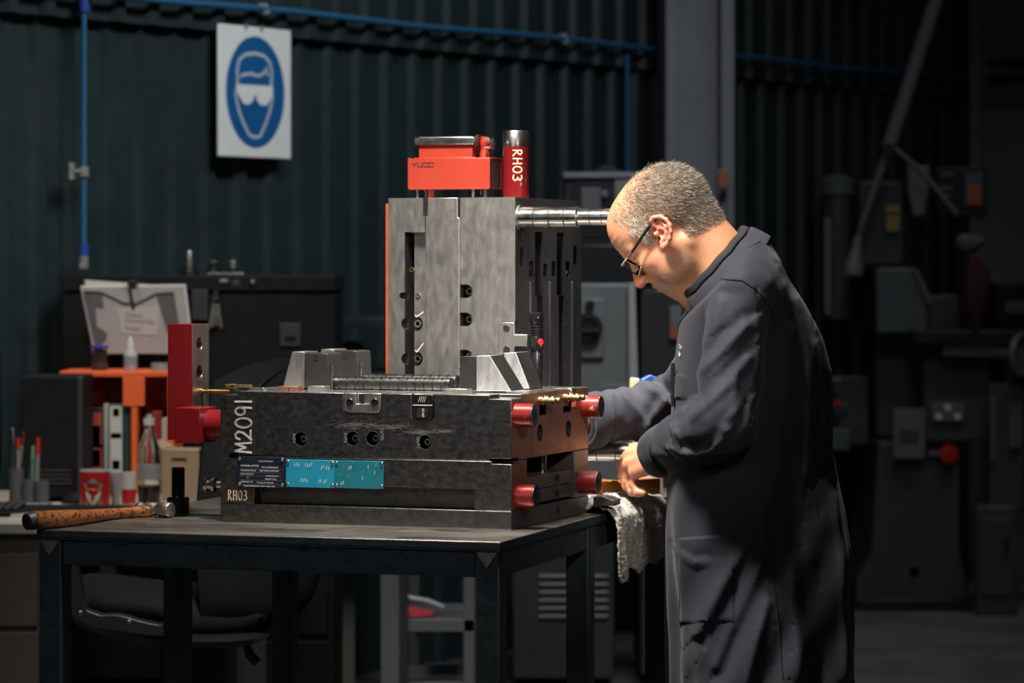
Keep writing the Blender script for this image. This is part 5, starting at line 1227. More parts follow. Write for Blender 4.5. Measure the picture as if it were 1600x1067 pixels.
# cup, red and white beaker, bottle, carton
M['glass'] = mat('clear_glass', (.90,.92,.92), None, (.04,.04), trans=1.)
d = 8.66; gc = place('glass', 'pale cloudy drinking glass right of the red mug', 'glass', 181, d, DZ); M['cloudy'] = mat('cloudy_plastic', (.40,.40,.385), None, (.3,.3))
MB().lathe((0,0,0), (0,0,1), [(0,.010),(.004,.013),(.03,.012),(.05,.0165),(.10,.019),(.10,.017),(.05,.014)], 24).build('cup', 'cloudy', gc)
d = 8.72; rb_ = place('beaker', 'small red and white beaker between glass and bottle', 'beaker', 201, d, DZ)
MB().lathe((0,0,0), (0,0,1), [(0,.019),(.012,.0195)], 24).build('base_band', 'mug_white', rb_); MB().lathe((0,0,.012), (0,0,1), [(0,.0196),(.04,.020)], 24).build('red_band', 'mug_red', rb_); MB().lathe((0,0,.052), (0,0,1), [(0,.020),(.045,.021),(.045,.019),(.01,.018)], 24).build('rim_band', 'mug_white', rb_)
d = 8.80; bt = place('bottle', 'clear plastic bottle with dark label in front of the orange shelf', 'bottle', 233, d, DZ)
M['pet'] = mat('clear_bottle_plastic', (.92,.94,.94), None, (.05,.05), trans=1.); M['label_grey'] = mat('grey_label', (.20,.20,.21), (.30,.30,.30), (.4,.5), 0, 30); M['cola'] = mat('dark_drink', (.02,.012,.010), None, (.2,.2))
MB().lathe((0,0,0), (0,0,1), [(0,.026),(.006,.031),(.06,.031),(.07,.028),(.12,.031),(.16,.030),(.19,.018),(.21,.0125),(.225,.0125)], 28).build('bottle_body', 'pet', bt); MB().lathe((0,0,.004), (0,0,1), [(0,.027),(.05,.029)], 24).build('drink', 'cola', bt)
MB().lathe((0,0,.072), (0,0,1), [(0,.0315),(.042,.0315)], 28).build('label', 'label_grey', bt); MB().cyl((0,0,.222), (0,0,.24), .0155, 20).build('cap', 'mug_white', bt)
M['kraft'] = mat('brown_cardboard', (.30,.21,.13), (.34,.24,.15), (.8,.85), 0, 9); d = 8.95; bx = place('carton', 'open brown cardboard carton right of the clear bottle', 'carton', 281, d, DZ, -14)
MB().box(-.055, .055, 0, .11, 0, .145).build('box', 'kraft', bx, .001)
for x, t in ((-.055, -1), (.055, 1)): MB().prism([(x, .145), (x+t*.035, .165), (x+t*.034, .168), (x, .148)], (0, .11)).build('flap', 'kraft', bx)
MB().box(-.025, .02, -.001, 0, .115, .122).build('hand_slot', 'hole', bx)
ps = place('paper_sheet', 'white sheet standing folded right of the carton', 'paper', 338, 9.05, DZ, 80); MB().prism([(-.06,0),(.06,0),(.055,.20),(-.05,.20)], (0, .002)).build('sheet', 'paper', ps)
# orange shelf with binders
d = 9.2; M['shelf_orange'] = mat('orange_painted_shelf', (.80,.13,.035), (.74,.115,.03), (.4,.5), 0, 9); sh = place('desk_shelf', 'bright orange desktop shelf unit holding binders', 'shelf', 180, d, DZ)
tp_ = CH-(580-HY)/FPX*d-DZ
def sxp(px): return (px-180)*d/FPX
SD = .24
MB().box(sxp(93), sxp(272), 0, SD, tp_-.016, tp_).build('top_board', 'shelf_orange', sh, .002)
for a, b in ((95, 101), (205, 214), (262, 271)): MB().box(sxp(a), sxp(b), .002, SD, 0, tp_-.016).build('upright', 'shelf_orange', sh, .0015)
MB().box(sxp(93), sxp(272), SD-.008, SD, 0, tp_-.016).build('back_panel', 'shelf_orange', sh)
MB().box(sxp(192), sxp(226), .0, .004, tp_-.10, tp_-.016).build('front_flap', 'shelf_orange', sh, .001)
M['bind_black'] = mat('black_binder', (.014,.014,.015), None, (.4,.4)); M['bind_green'] = mat('dark_green_binder', (.018,.045,.036), None, (.45,.45)); M['bind_grey'] = mat('pale_grey_binder', (.34,.34,.335), None, (.45,.45)); M['bind_red'] = mat('red_label', (.50,.075,.045), None, (.5,.5)); M['bind_darkred'] = mat('dark_red_binder', (.24,.02,.02), None, (.5,.5)); M['lab'] = mat('cream_label', (.50,.48,.44), None, (.6,.6))
def binder(label, m, px0, px1, hgt, y, bands):
    w_ = (px1-px0)*d/FPX; o = thing('binder', label, 'binder', at_d((px0+px1)/2, d+y, DZ), 0, 'binders and folders on the orange shelf')
    MB().box(-w_/2, w_/2, 0, .19, 0, hgt).build('cover', m, o, .002)
    for m2, z0, z1, k in bands: MB().box(-w_/2*k, w_/2*k, -.0012, 0, z0*hgt, z1*hgt).build('spine_label', m2, o)
    return o
hb = .235
binder('black binder with red and white spine label', 'bind_black', 133, 161, .25, .015, (('bind_red', .25, .95, .86), ('lab', .58, .80, .70), ('lab', .32, .52, .70), ('bind_black', .54, .58, .9), ('bind_grey', .345, .42, .4)))
binder('slim pale grey binder with a plain spine', 'bind_grey', 162, 169, .262, .012, ())
binder('dark binder with a tall white spine label', 'bind_green', 169.5, 193, .262, .012, (('lab', .10, .98, .82), ('bind_black', .86, .95, .4), ('label_grey', .62, .68, .7), ('label_grey', .28, .38, .5)))
binder('dark green binder with a plain spine', 'bind_green', 193.5, 203, .262, .014, ())
binder('dark red folder in the right bay', 'bind_darkred', 238, 252, .24, .02, ())
binder('grey and red catalogue in the right bay', 'bind_grey', 228, 237, .23, .02, (('bind_darkred', .2, .6, .9),))
binder('white file box at the right end', 'lab', 253, 261, .22, .02, ())
M['jar_dark'] = mat('dark_jar_contents', (.05,.045,.04), None, (.4,.4))
q = at_d(155, d+.10, DZ+tp_); jr = thing('jar', 'small glass jar with a blue lid on the orange shelf', 'jar', q)
MB().lathe((0,0,0), (0,0,1), [(0,.022),(.003,.0245),(.058,.0245),(.064,.021)], 24).build('glass_body', 'pet', jr); MB().cyl((0,0,.003), (0,0,.05), .021, 20).build('contents', 'jar_dark', jr); MB().cyl((0,0,.063), (0,0,.072), .027, 24).build('lid', 'blue_dark', jr)
q = at_d(204, d+.05, DZ+tp_); dr = thing('dropper_bottle', 'small white dropper bottle on the orange shelf', 'bottle', q)
MB().lathe((0,0,0), (0,0,1), [(0,.018),(.003,.0195),(.052,.0195),(.062,.012),(.068,.011)], 24).build('bottle', 'cloudy', dr); MB().lathe((0,0,.066), (0,0,1), [(0,.012),(.012,.0105),(.034,.003),(.035,.001)], 18).build('nozzle_cap', 'lab', dr); MB().lathe((0,0,.012), (0,0,1), [(0,.0197),(.03,.0197)], 22).build('label', 'label_grey', dr)
q = at_d(250, d+.05, DZ+tp_); tb_ = thing('tape_roll', 'grey tape roll lying on the right end of the orange shelf', 'tape', q); MB().lathe((0,0,0), (0,0,1), [(0,.026),(.022,.026),(.022,.014),(0,.014)], 24, True).build('roll', 'label_grey', tb_)

# ================================================================== BLACK TOOL CABINET, WALLET, SMALL PARTS ON TOP
d = 9.55; cb = place('tool_cabinet', 'wide black steel tool cabinet behind the orange shelf', 'cabinet', 310, d, 0)
M['cab_black'] = mat('black_cabinet_paint', (.007,.007,.008), (.009,.009,.010), (.5,.6), 0, 6, spec=.2)
hC = CH-(430-HY)/FPX*d; wC = sz(424, d)
MB().box(-wC/2, wC/2, 0, .5, 0, hC-.05).build('body', 'cab_black', cb, .004); MB().box(-wC/2-.004, wC/2+.004, -.008, .505, hC-.048, hC).build('lid', 'cab_black', cb, .004)
def cx(px): return (px-310)*d/FPX
def cz(py): return CH-(py-HY)/FPX*d
for i in range(3): MB().box(-wC/2+.02, wC/2-.02, -.012, 0, .08+i*.22, .28+i*.22).build('drawer', 'cab_black', cb, .003)
MB().box(cx(437), cx(470), -.006, 0, cz(541), cz(505)).build('label_plate', 'dk_grey', cb, .002)
MB().box(cx(446), cx(463), -.009, -.006, cz(532), cz(524)).build('lock', 'black_gloss', cb, .001)
MB().box(cx(344), cx(357), -.012, -.006, cz(441), cz(436)).build('hasp', 'fitting', cb, .001); MB().box(cx(362), cx(376), -.010, -.006, cz(448), cz(438)).build('hasp', 'steel_dark', cb, .001)
MB().lathe((cx(396), -.008, cz(441)), (0,-1,0), [(0,.010),(.006,.009),(.007,.004)], 16).build('lock_barrel', 'bright', cb)
MB().box(cx(300), cx(325), -.010, -.006, cz(500), cz(452)).build('hanging_plate', 'dk_grey', cb, .001)
ky = thing('key_bunch', 'bunch of keys hanging on the front of the black cabinet', 'keys', (cb.location.x+cx(338), d-.012, cz(455)))
MB().tube([(.010*math.cos(t*.52), -.002, -.03+.012*math.sin(t*.52)) for t in range(12)], .0015, 6, True).build('ring', 'bright', ky)
for t in (-.5, -.1, .3, .6): MB().box(-.004, .004, -.004, -.002, -.10-.02*abs(t), -.04, Matrix.Rotation(t*.3, 4, 'Y')).build('key', 'steel_grey', ky, .0005)
MB().box(-.006, .006, -.003, -.001, -.03, .002).build('hook', 'steel_dark', ky)
# papers in a clear wallet clipped to the cabinet front
M['wallet_pale'] = mat('pale_wallet_label', (.40,.385,.36), None, (.35,.35)); M['wallet'] = mat('grey_document_wallet', (.30,.29,.27), (.34,.33,.31), (.25,.35), 0, 7); M['wallet_dark'] = mat('dark_document_print', (.075,.075,.075), (.10,.10,.10), (.4,.5), 0, 9)
dw = 9.45; pw = thing('document_wallet', 'clear document wallet of papers clipped to the black cabinet', 'document wallet', W(212, 548, dw))
def wl_(px, py, o): q = W(px, py, dw)-W(212, 548, dw); return (q.x, q.y-o, q.z)
def sheet(name, pts, o, m, th=.003): n = len(pts); return MB().add([wl_(a, b, o) for a, b in pts]+[wl_(a, b, o-th) for a, b in pts], [tuple(range(n)), tuple(reversed(range(n, 2*n)))]+[(i, (i+1) % n, (i+1) % n+n, i+n) for i in range(n)]).build(name, m, pw, smooth=0)
sheet('paper_stack', [(132,437),(281,448),(301,556),(152,548)], 0, 'lab', .012)
sheet('back_sheet', [(127,446),(290,444),(303,552),(148,553)], .004, 'paper')
sheet('wallet_front', [(126,449),(288,447),(300,552),(147,552)], .008, 'wallet')
sheet('print_panel', [(130,455),(160,455),(163,482),(150,480),(152,510),(168,520),(166,532),(150,545)], .0095, 'wallet_dark', .001)
sheet('print_panel', [(244,457),(272,455),(285,535),(262,520)], .0095, 'wallet_dark', .001)
sheet('cover_label', [(184,482),(250,477),(246,524),(190,521)], .0095, 'wallet_pale', .001)
for i, (s_, y) in enumerate((('Project', 491), ('Toolmaking', 500), ('Folder', 512))):
    a = Vector(wl_(196, y+3, .0108)); text_part('lettering', s_, .018, 'label_grey', pw, a, (1,0,-.04), (.0,0,1))
fl_ = MB(); L_ = [(133,455),(158,456),(176,464),(194,473),(214,474),(230,466),(243,459),(270,457)]
MB().tube([wl_(a, b, .0105) for a, b in L_], .0028, 6).build('flap_edge', 'wallet_dark', pw)
sheet('strap', [(201,452),(206,452),(212,482),(207,482)], .013, 'bind_black', .002); sheet('strap', [(206,453),(219,453),(220,473),(210,475)], .012, 'label_grey', .002)
MB().cbox(wl_(208, 441, .006), .03, .03, .012).build('clip', 'bind_black', pw, .002)
zc = hC
for nm, lb, px, prof in (('steel_arbor', 'steel arbor standing upright on the black cabinet', 296, ((0,.028),(.012,.028),(.013,.020),(.028,.018),(.029,.011),(.068,.010),(.074,.007))), ('die_nut', 'stubby grey steel collet on the cabinet near its middle', 333, ((0,.022),(.02,.022),(.021,.012),(.036,.012),(.037,.016),(.045,.016))), ('drill_chuck', 'dark steel drill chuck on the cabinet beside the collet', 364, ((0,.016),(.004,.018),(.022,.018),(.024,.013),(.04,.012),(.044,.009)))):
    o = thing(nm, lb, 'tool', at_d(px, d+.12, zc)); hb_ = prof[len(prof)//2]
    MB().lathe((0,0,0), (0,0,1), prof[:4], 22).build('base', 'steel_dark', o, 0, 30); MB().lathe((0,0,prof[3][0]), (0,0,1), [(a-prof[3][0], b) for a, b in prof[3:]], 22).build('spindle', 'steel_grey', o, 0, 30)
o = thing('parallel_bar', 'flat bright steel bar lying on the cabinet top', 'tool', at_d(352, d+.06, zc), 4); MB().box(-.055, .055, 0, .025, 0, .008).build('bar', 'steel_grey', o, .001); MB().box(-.045, -.03, -.0004, 0, .002, .006).build('mark', 'steel_dark', o)

# ================================================================== OFFICE CHAIR
M['chair_fab'] = mat('black_chair_fabric', (.0075,.008,.009), (.010,.0105,.012), (.85,.9), 0, 30, .2, 260, spec=.2); M['chair_pl'] = mat('black_chair_plastic', (.011,.011,.0125), None, (.42,.42), spec=.35)
d = 7.45; ch = place('office_chair', 'black fabric office chair with loop armrests behind the bench', 'chair', 250, d, 0, 0)
def cp_(px, py, dd=0.): q = W(px, py, d+dd); return Vector((q.x-ch.location.x, dd, q.z))
# backrest: a curved padded slab seen obliquely
def pad(name, c, u, v, n, hw, hh, th, m, curve=0.):
    c = Vector(c); u = Vector(u).normalized(); v = Vector(v).normalized(); n = Vector(n).normalized(); N1 = 22; vs = []; fs = []
    for sgn in (1, -1):
        for j in range(N1+1):
            for i in range(N1+1):
                a = -1+2*i/N1; b = -1+2*j/N1
                ra = a*math.sqrt(1-.28*b*b); rb2 = b*math.sqrt(1-.28*a*a); e = (1-abs(a)**5)*(1-abs(b)**5)
                vs.append(c+u*(ra*hw)+v*(rb2*hh)+n*(sgn*th*.5*math.sqrt(max(e, 0))+curve*(a*a-.4)))
    K = (N1+1)**2
    for j in range(N1):
        for i in range(N1):
            q = (j*(N1+1)+i, j*(N1+1)+i+1, (j+1)*(N1+1)+i+1, (j+1)*(N1+1)+i); fs.append(q); fs.append(tuple(x+K for x in reversed(q)))
    me = bpy.data.meshes.new(name); me.from_pydata([tuple(x) for x in vs], [], fs); bm = bmesh.new(); bm.from_mesh(me); bmesh.ops.remove_doubles(bm, verts=bm.verts, dist=1e-4); bm.to_mesh(me); bm.free()
    return link(name, me, m, ch, 70)
yw = math.radians(56); ub = Vector((math.cos(yw), math.sin(yw), 0)); nb_ = Vector((-math.sin(yw), math.cos(yw), 0))
bc = cp_(425, 770, .22); pad('backrest', bc, ub, (.06, 0, 1), nb_, .24, .325, .10, 'chair_fab', .05)
MB().tube([bc+ub*(.22*math.cos(t*math.pi/12))+Vector((.015, -.0, .10+.20*math.sin(t*math.pi/12)))-nb_*.045 for t in range(13)], .006, 8).build('piping', 'chair_pl', ch)
sc2 = cp_(265, 945, .30); pad('seat', sc2, (1, .15, -.10), (-.15, 1, 0), (.10, 0, 1), .25, .25, .11, 'chair_fab', .02)
pad('seat_shell', sc2-Vector((0, 0, .05)), (1, .15, -.10), (-.15, 1, 0), (.10, 0, 1), .25, .25, .05, 'chair_pl', .02)
loop = [cp_(108, 868), cp_(114, 930), cp_(124, 958), cp_(150, 972), cp_(235, 984), cp_(278, 986), cp_(294, 972), cp_(300, 900), cp_(300, 850), cp_(270, 830), cp_(150, 832), cp_(116, 842)]
lp = []
for i in range(len(loop)):                                 # rounded strap-like arm loop
    a, b = loop[i], loop[(i+1) % len(loop)]; lp += [a.lerp(b, t/4) for t in range(4)]
for dy, nm in ((-.10, 'armrest_loop'), (.50, 'armrest_loop')):
    mb2 = MB(); n_ = len(lp); wd_ = .040; cen = sum(lp, Vector())/n_; vs = []
    for q in lp:
        o_ = (q-cen).normalized(); vs += [q+Vector((0, dy-.022, 0))+o_*.0, q+Vector((0, dy+.022, 0)), q-o_*wd_+Vector((0, dy+.022, 0)), q-o_*wd_+Vector((0, dy-.022, 0))]
    fs = [(i*4+k, i*4+(k+1) % 4, ((i+1) % n_)*4+(k+1) % 4, ((i+1) % n_)*4+k) for i in range(n_) for k in range(4)]
    al = mb2.add(vs, fs).build(nm, 'chair_pl', ch, .004, 50)
    if dy < 0:
        for px, py in ((137, 961), (212, 975), (281, 931)):
            q = cp_(px, py); MB().lathe((q.x, dy-.021, q.z+.018), (0,-1,0), [(0,.006),(.002,.006),(.003,.003)], 12).build('bolt', 'brass', al)
MB().tube([cp_(300, 880, .1), cp_(335, 930, .2), bc+Vector((0,0,-.2))], .02, 10).build('back_bracket', 'chair_pl', ch)
MB().lathe((sc2.x, sc2.y, .10), (0,0,1), [(0,.032),(.16,.032),(.16,.024),(sc2.z-.17,.024)], 18).build('gas_column', 'chair_pl', ch)
for i in range(5):
    t = math.radians(72*i+20); dv = Vector((math.cos(t), math.sin(t), 0))
    lg = MB().tube([Vector((sc2.x, sc2.y, .13)), Vector((sc2.x, sc2.y, .10))+dv*.2, Vector((sc2.x, sc2.y, .075))+dv*.30], [.024, .02, .015], 10).build('base_arm', 'chair_pl', ch)
    cpos = Vector((sc2.x, sc2.y, .028))+dv*.30; pr_ = Vector((-dv.y, dv.x, 0)); MB().cyl(cpos-pr_*.02, cpos+pr_*.02, .027, 16).build('castor', 'chair_pl', lg)
MB().tube([cp_(383, 1000, .2), cp_(390, 1022, .2), cp_(402, 1036, .2)], [.008, .012, .012], 10).build('tilt_lever', 'chair_pl', ch)

# ================================================================== RACK AND TROLLEY SEEN UNDER AND BEHIND THE BENCH
M['rack'] = mat('dark_rack_paint', (.016,.017,.019), None, (.5,.5)); M['rack_grey'] = mat('blue_grey_steel', (.085,.09,.098), (.10,.105,.11), (.45,.55), 0, 6); M['board'] = mat('brown_board', (.15,.125,.10), (.18,.15,.12), (.6,.7), 0, 8)
d = 10.14; rk = place('storage_rack', 'dark steel storage rack between the black cabinet and the upright mould', 'rack', 574, d, 0)
def kx(px): return (px-574)*d/FPX
def kz(py): return CH-(py-HY)/FPX*d
for px in (504, 640):
    for y in (0, .4): MB().box(kx(px)-.026, kx(px)+.026, y, y+.04, 0, kz(497)).build('post', 'rack', rk, .002)
for py in (497, 582, 800): MB().box(kx(492), kx(652), -.005, .45, kz(py)-.03, kz(py)).build('shelf', 'rack', rk, .002)
bd = place('leaning_board', 'brown board standing upright inside the rack behind the bench', 'board', 536, d+.2, 0, 0); MB().box(-.037, .037, 0, .02, 0, kz(820)).build('board', 'board', bd, .001); MB().box(-.030, .030, -.001, 0, .55, .60).build('stain', 'rack', bd)
q = Vector((kx(546)+rk.location.x, d+.12, kz(582))); tb2 = thing('grey_tub', 'pale grey rounded tub on the rack left of the upright mould', 'tub', q); M['tub'] = mat('pale_grey_tub', (.17,.17,.17), None, (.6,.6)); MB().lathe((0,0,0), (0,0,1), [(0,.042),(.05,.05),(.075,.046),(.092,.03),(.097,.01)], 26).build('tub', 'tub', tb2); MB().lathe((0,0,.05), (0,0,1), [(0,.051),(.006,.052),(.012,.049)], 26).build('lid_rim', 'rack_grey', tb2)
d = 9.2; tr2 = place('steel_trolley', 'blue-grey steel shelf trolley standing on the floor behind the bench', 'trolley', 680, d, 0)
def vx(px): return (px-680)*d/FPX
def vz(py): return CH-(py-HY)/FPX*d
MB().box(vx(595), vx(625), .0, .012, .05, vz(700)).build('side_panel', 'rack_grey', tr2, .002); MB().box(vx(625), vx(637), -.01, .02, .05, vz(700)).build('post', 'rack', tr2, .002)
for px, y in ((733, 0), (640, .42), (733, .42)): MB().box(vx(px)-.016, vx(px)+.016, y, y+.03, .05, vz(700)).build('post', 'rack_grey', tr2, .002)
for py in (968, 720, 1068): MB().box(vx(630), vx(742), .0, .45, vz(py)-.035, vz(py)).build('shelf', 'rack_grey', tr2, .002)
for px in (640, 733):
    for y in (.01, .43): MB().cyl((vx(px)-.012, y, .028), (vx(px)+.012, y, .028), .028, 14).build('castor', 'rack', tr2)
M['rag_red'] = mat('red_rag', (.50,.045,.06), (.42,.04,.05), (.85,.9), 0, 20)
rg = thing('red_rag', 'crumpled red rag on the trolley shelf under the bench', 'rag', at_d(655, d+.07, vz(968)+.001))
gx = grid((-.06,-.05,-.006), (.06,.06,.05), .003); Fr = ell(gx, (0, 0, .004), (.045, .035, .024))+.006*wob(gx, 70, 70, 70, 9); Fr = np.maximum(Fr, -gx[2]+0*gx[0]); V_, Q_ = nets(Fr, (-.06,-.05,-.006), .003); npmesh('cloth', V_, Q_, 'rag_red', rg, 0)
pl_ = thing('pliers', 'pliers with pale grips lying behind the red rag', 'pliers', at_d(668, d+.15, vz(968)+.02), 10)
for s_ in (-1, 1): MB().tube([(-.055, s_*.008, .028), (0, s_*.012, .018), (.045, s_*.022, .0)], .007, 8).build('grip', 'hdpe', pl_)
MB().lathe((-.055,0,.03), (-1,0,.1), [(0,.012),(.02,.010),(.05,.003)], 12).build('jaws', 'steel_dark', pl_)
# ================================================================== SURFACE GRINDER BEHIND THE MAN
M['mach'] = mat('grey_machine_enamel', (.20,.205,.205), (.235,.24,.24), (.42,.52), 0, 5, .04, 30); M['mach_dark'] = mat('dark_machine_enamel', (.035,.037,.038), (.045,.047,.048), (.42,.52), 0, 5); M['mach_black'] = mat('black_machine_parts', (.012,.012,.013), None, (.45,.45))
M['strip'] = mat('pale_edge_strip', (.50,.49,.46), None, (.4,.4)); d = 10.6; gr = place('surface_grinder', 'grey surface grinder standing behind the upright mould and the man', 'machine', 930, d, 0)
def gx_(px): return (px-930)*d/FPX
def gz(py): return CH-(py-HY)/FPX*d
MB().box(gx_(800), gx_(960), 0, .6, .03, gz(770)).build('base_cabinet', 'mach_dark', gr, .008)
for i in range(6):
    z = gz(900+i*12.5); MB().prism([(gx_(842), z-.006), (gx_(950), z-.006), (gx_(950), z+.006), (gx_(842), z+.006)], (-.012, .0)).build('louvre', 'mach', gr, .003)
MB().box(gx_(895), gx_(990), .02, .7, gz(770), gz(442)).build('column', 'mach', gr, .012)
MB().prism([(gx_(984), gz(770)), (gx_(1002), gz(770)), (gx_(992), gz(442)), (gx_(982), gz(442))], (-.01, .03)).build('edge_strip', 'strip', gr, .003)
MB().box(gx_(1002), gx_(1130), .08, .7, .03, gz(452)).build('side_cabinet', 'mach_dark', gr, .01)
MB().box(gx_(907), gx_(944), .0, .021, gz(560), gz(466)).build('control_plate', 'mach', gr, .006)
MB().lathe((gx_(918), .02, gz(512)), (0,-1,0), [(0,.02),(.03,.02),(.03,.048),(.045,.05),(.055,.044),(.056,.03),(.05,.026)], 28).build('handwheel', 'mach_black', gr)
MB().lathe((gx_(922), 0, gz(476)), (0,-1,0), [(0,.016),(.015,.015),(.016,.008)], 16).build('knob', 'mach_black', gr)
MB().tube([(gx_(900), -.03, gz(518)), (gx_(938), -.06, gz(515))], .006, 8).build('lever', 'mach_dark', gr)
MB().box(gx_(940), gx_(985), .012, .021, gz(700), gz(600)).build('door', 'mach', gr, .004)
MB().box(gx_(1048), gx_(1066), .06, .081, gz(508), gz(478)).build('hang_tag', 'mach', gr, .001); MB().box(gx_(1048), gx_(1066), .058, .08, gz(530), gz(509)).build('hang_tag', 'sw_orange', gr, .001)
# control box on top
MB().box(gx_(884), gx_(1010), .1, .5, gz(380), gz(274)).build('head', 'mach_dark', gr, .008); MB().box(gx_(881), gx_(1014), .08, .52, gz(277), gz(268)).build('head_cover', 'mach', gr, .003)
MB().box(gx_(890), gx_(958), .095, .101, gz(372), gz(283)).build('black_panel', 'mach_black', gr, .003); MB().box(gx_(909), gx_(940), .088, .096, gz(350), gz(292)).build('display', 'pot', gr, .003)
MB().lathe((gx_(946), .096, gz(302)), (0,-1,0), [(0,.014),(.02,.013),(.022,.006)], 16).build('dial', 'pot', gr)
MB().box(gx_(962), gx_(990), .088, .101, gz(330), gz(280)).build('grey_panel', 'mach', gr, .003)
MB().lathe((gx_(952), .3, gz(268)), (0,0,1), [(0,.05),(.012,.05),(.02,.03),(.03,.012)], 20).build('motor_cap', 'mach_dark', gr)
MB().box(gx_(890), gx_(1010), .04, .55, gz(442), gz(380)).build('wheel_guard', 'mach_black', gr, .01)

# ================================================================== MILLING MACHINE AT THE RIGHT
d = 13.0; ml = place('milling_machine', 'dark grey knee milling machine with readout at the right of the hall', 'machine', 1440, d, 0)
def mx(px): return (px-1440)*d/FPX
def mz(py): return CH-(py-HY)/FPX*d
M['mill'] = mat('mill_grey_green', (.085,.098,.10), (.10,.112,.115), (.42,.52), 0, 4); M['mill_dk'] = mat('mill_dark_grey', (.045,.048,.052), (.055,.058,.062), (.42,.52), 0, 4)
def mbx(name, a, b, c, e, y0, y1, m, bv=.008): return MB().box(mx(a), mx(b), y0, y1, max(0, mz(e)), mz(c)).build(name, m, ml, bv)
MB().prism([(mx(1338), 0), (mx(1512), 0), (mx(1512), mz(905)), (mx(1500), mz(860)), (mx(1500), mz(690)), (mx(1372), mz(690)), (mx(1362), mz(860)), (mx(1338), mz(905))], (0, .5)).build('base_casting', 'mill_dk', ml, .012)
MB().box(mx(1335), mx(1516), -.04, .52, 0, .05).build('plinth', 'mach_black', ml, .006)
mbx('column', 1375, 1470, 520, 690, .2, .5, 'mill_dk', .02)
MB().prism([(mx(1370), mz(522)), (mx(1452), mz(522)), (mx(1452), mz(468)), (mx(1430), mz(418)), (mx(1370), mz(418))], (.02, .48)).build('turret', 'mill', ml, .012)
MB().prism([(mx(1452), mz(522)), (mx(1502), mz(522)), (mx(1502), mz(460)), (mx(1452), mz(462))], (.06, .5)).build('ram', 'mill_dk', ml, .01)
MB().prism([(mx(1427), mz(420)), (mx(1434), mz(420)), (mx(1455), mz(466)), (mx(1455), mz(476)), (mx(1449), mz(474))], (.0, .05)).build('ram_clamp', 'pot', ml, .004)
mbx('head', 1345, 1420, 280, 418, .1, .45, 'mill_dk', .02)
MB().lathe((mx(1318), .25, mz(302)), (0,0,1), [(0,.075),(.06,.075),(.075,.05),(.085,.02)], 24).build('motor', 'mill', ml); MB().lathe((mx(1318), .25, mz(500)), (0,0,1), [(0,.06),(mz(302)-mz(500),.065)], 24).build('quill_housing', 'mill_dk', ml)
mbx('feed_bar', 1292, 1302, 340, 492, .1, .14, 'pot', .003)
M['tan'] = mat('tan_cover', (.17,.15,.125), None, (.5,.5)); M['yellow'] = mat('yellow_notice', (.42,.27,.10), None, (.5,.5)); M['amber_lcd'] = mat('orange_display_cover', (.42,.09,.03), None, (.4,.4))
MB().prism([(mx(1428), mz(338)), (mx(1448), mz(338)), (mx(1455), mz(290)), (mx(1455), mz(258)), (mx(1420), mz(258)), (mx(1420), mz(295))], (.04, .2)).build('belt_cover', 'tan', ml, .008)
lb = mbx('notice', 1388, 1409, 320, 361, .08, .101, 'yellow', .002); MB().box(mx(1389), mx(1408), .078, .081, mz(335), mz(331)).build('line', 'mach_black', lb)
ro = mbx('readout', 1460, 1540, 262, 340, -.05, .08, 'mach_black', .006)
MB().box(mx(1505), mx(1532), -.056, -.049, mz(322), mz(270)).build('keypad', 'mill', ro, .002); MB().box(mx(1509), mx(1530), -.060, -.055, mz(321), mz(291)).build('display', 'amber_lcd', ro, .002)
for i, (a, b) in enumerate(((270, 275), (292, 297), (304, 308))): MB().box(mx(1468), mx(1488-i*3), -.054, -.05, mz(b), mz(a)).build('digit_row', 'pot', ro, .001)
# table, saddle, knee
mbx('work_table', 1420, 1640, 515, 537, -.16, .08, 'mach_black', .006); mbx('saddle', 1465, 1565, 537, 556, -.14, .10, 'mill', .006); mbx('knee', 1440, 1545, 556, 690, -.05, .25, 'mill_dk', .012)
MB().lathe((mx(1572), -.20, mz(553)), (.8,-.6,0), [(0,.03),(.02,.03),(.02,.085),(.035,.09),(.045,.085),(.045,.074),(.03,.072),(.03,.012)], 28).build('handwheel', 'pot', ml)
MB().cyl((mx(1540), -.10, mz(553)), (mx(1572), -.20, mz(553)), .02, 12).build('feed_shaft', 'mill', ml); MB().cyl((mx(1585), -.26, mz(560)), (mx(1592), -.31, mz(562)), .012, 10).build('crank_handle', 'pot', ml)
n1 = mbx('data_plate', 1393, 1442, 637, 715, -.012, .0, 'pot', .003); n1.location = (0, -.06, 0)
MB().box(mx(1402), mx(1432), -.015, -.012, mz(690), mz(670)).build('diagram', 'mill_dk', n1); MB().cbox((mx(1418), .03, mz(676)), mx(1440)-mx(1398), .06, .1).build('bracket', 'mill_dk', n1)
n2 = mbx('guard_plate', 1452, 1503, 628, 657, -.07, -.05, 'pot', .003)
for px, py in ((1463, 650), (1477, 636), (1492, 650)): MB().lathe((mx(px), -.07, mz(py)), (0,-1,0), [(0,.014),(.008,.012),(.009,.006)], 12).build('button', 'white', n2)
M['red_knob'] = mat('red_knob', (.55,.02,.01), None, (.3,.3))
MB().lathe((mx(1480), .0, mz(709)), (0,-1,0), [(0,.012),(.03,.012),(.03,.034),(.045,.04),(.06,.034),(.064,.015)], 20).build('stop_button', 'red_knob', ml); MB().cyl((mx(1450), -.02, mz(709)), (mx(1472), -.02, mz(709)), .012, 10).build('conduit', 'mill', ml)
mbx('coolant_door', 1395, 1400, 760, 765, -.01, .0, 'mill', .001)
MB().lathe((mx(1428), .0, mz(893)), (0,-1,0), [(0,.022),(.004,.022),(.004,.016),(-.01,.016)], 18).build('oil_hole', 'mach_black', ml)
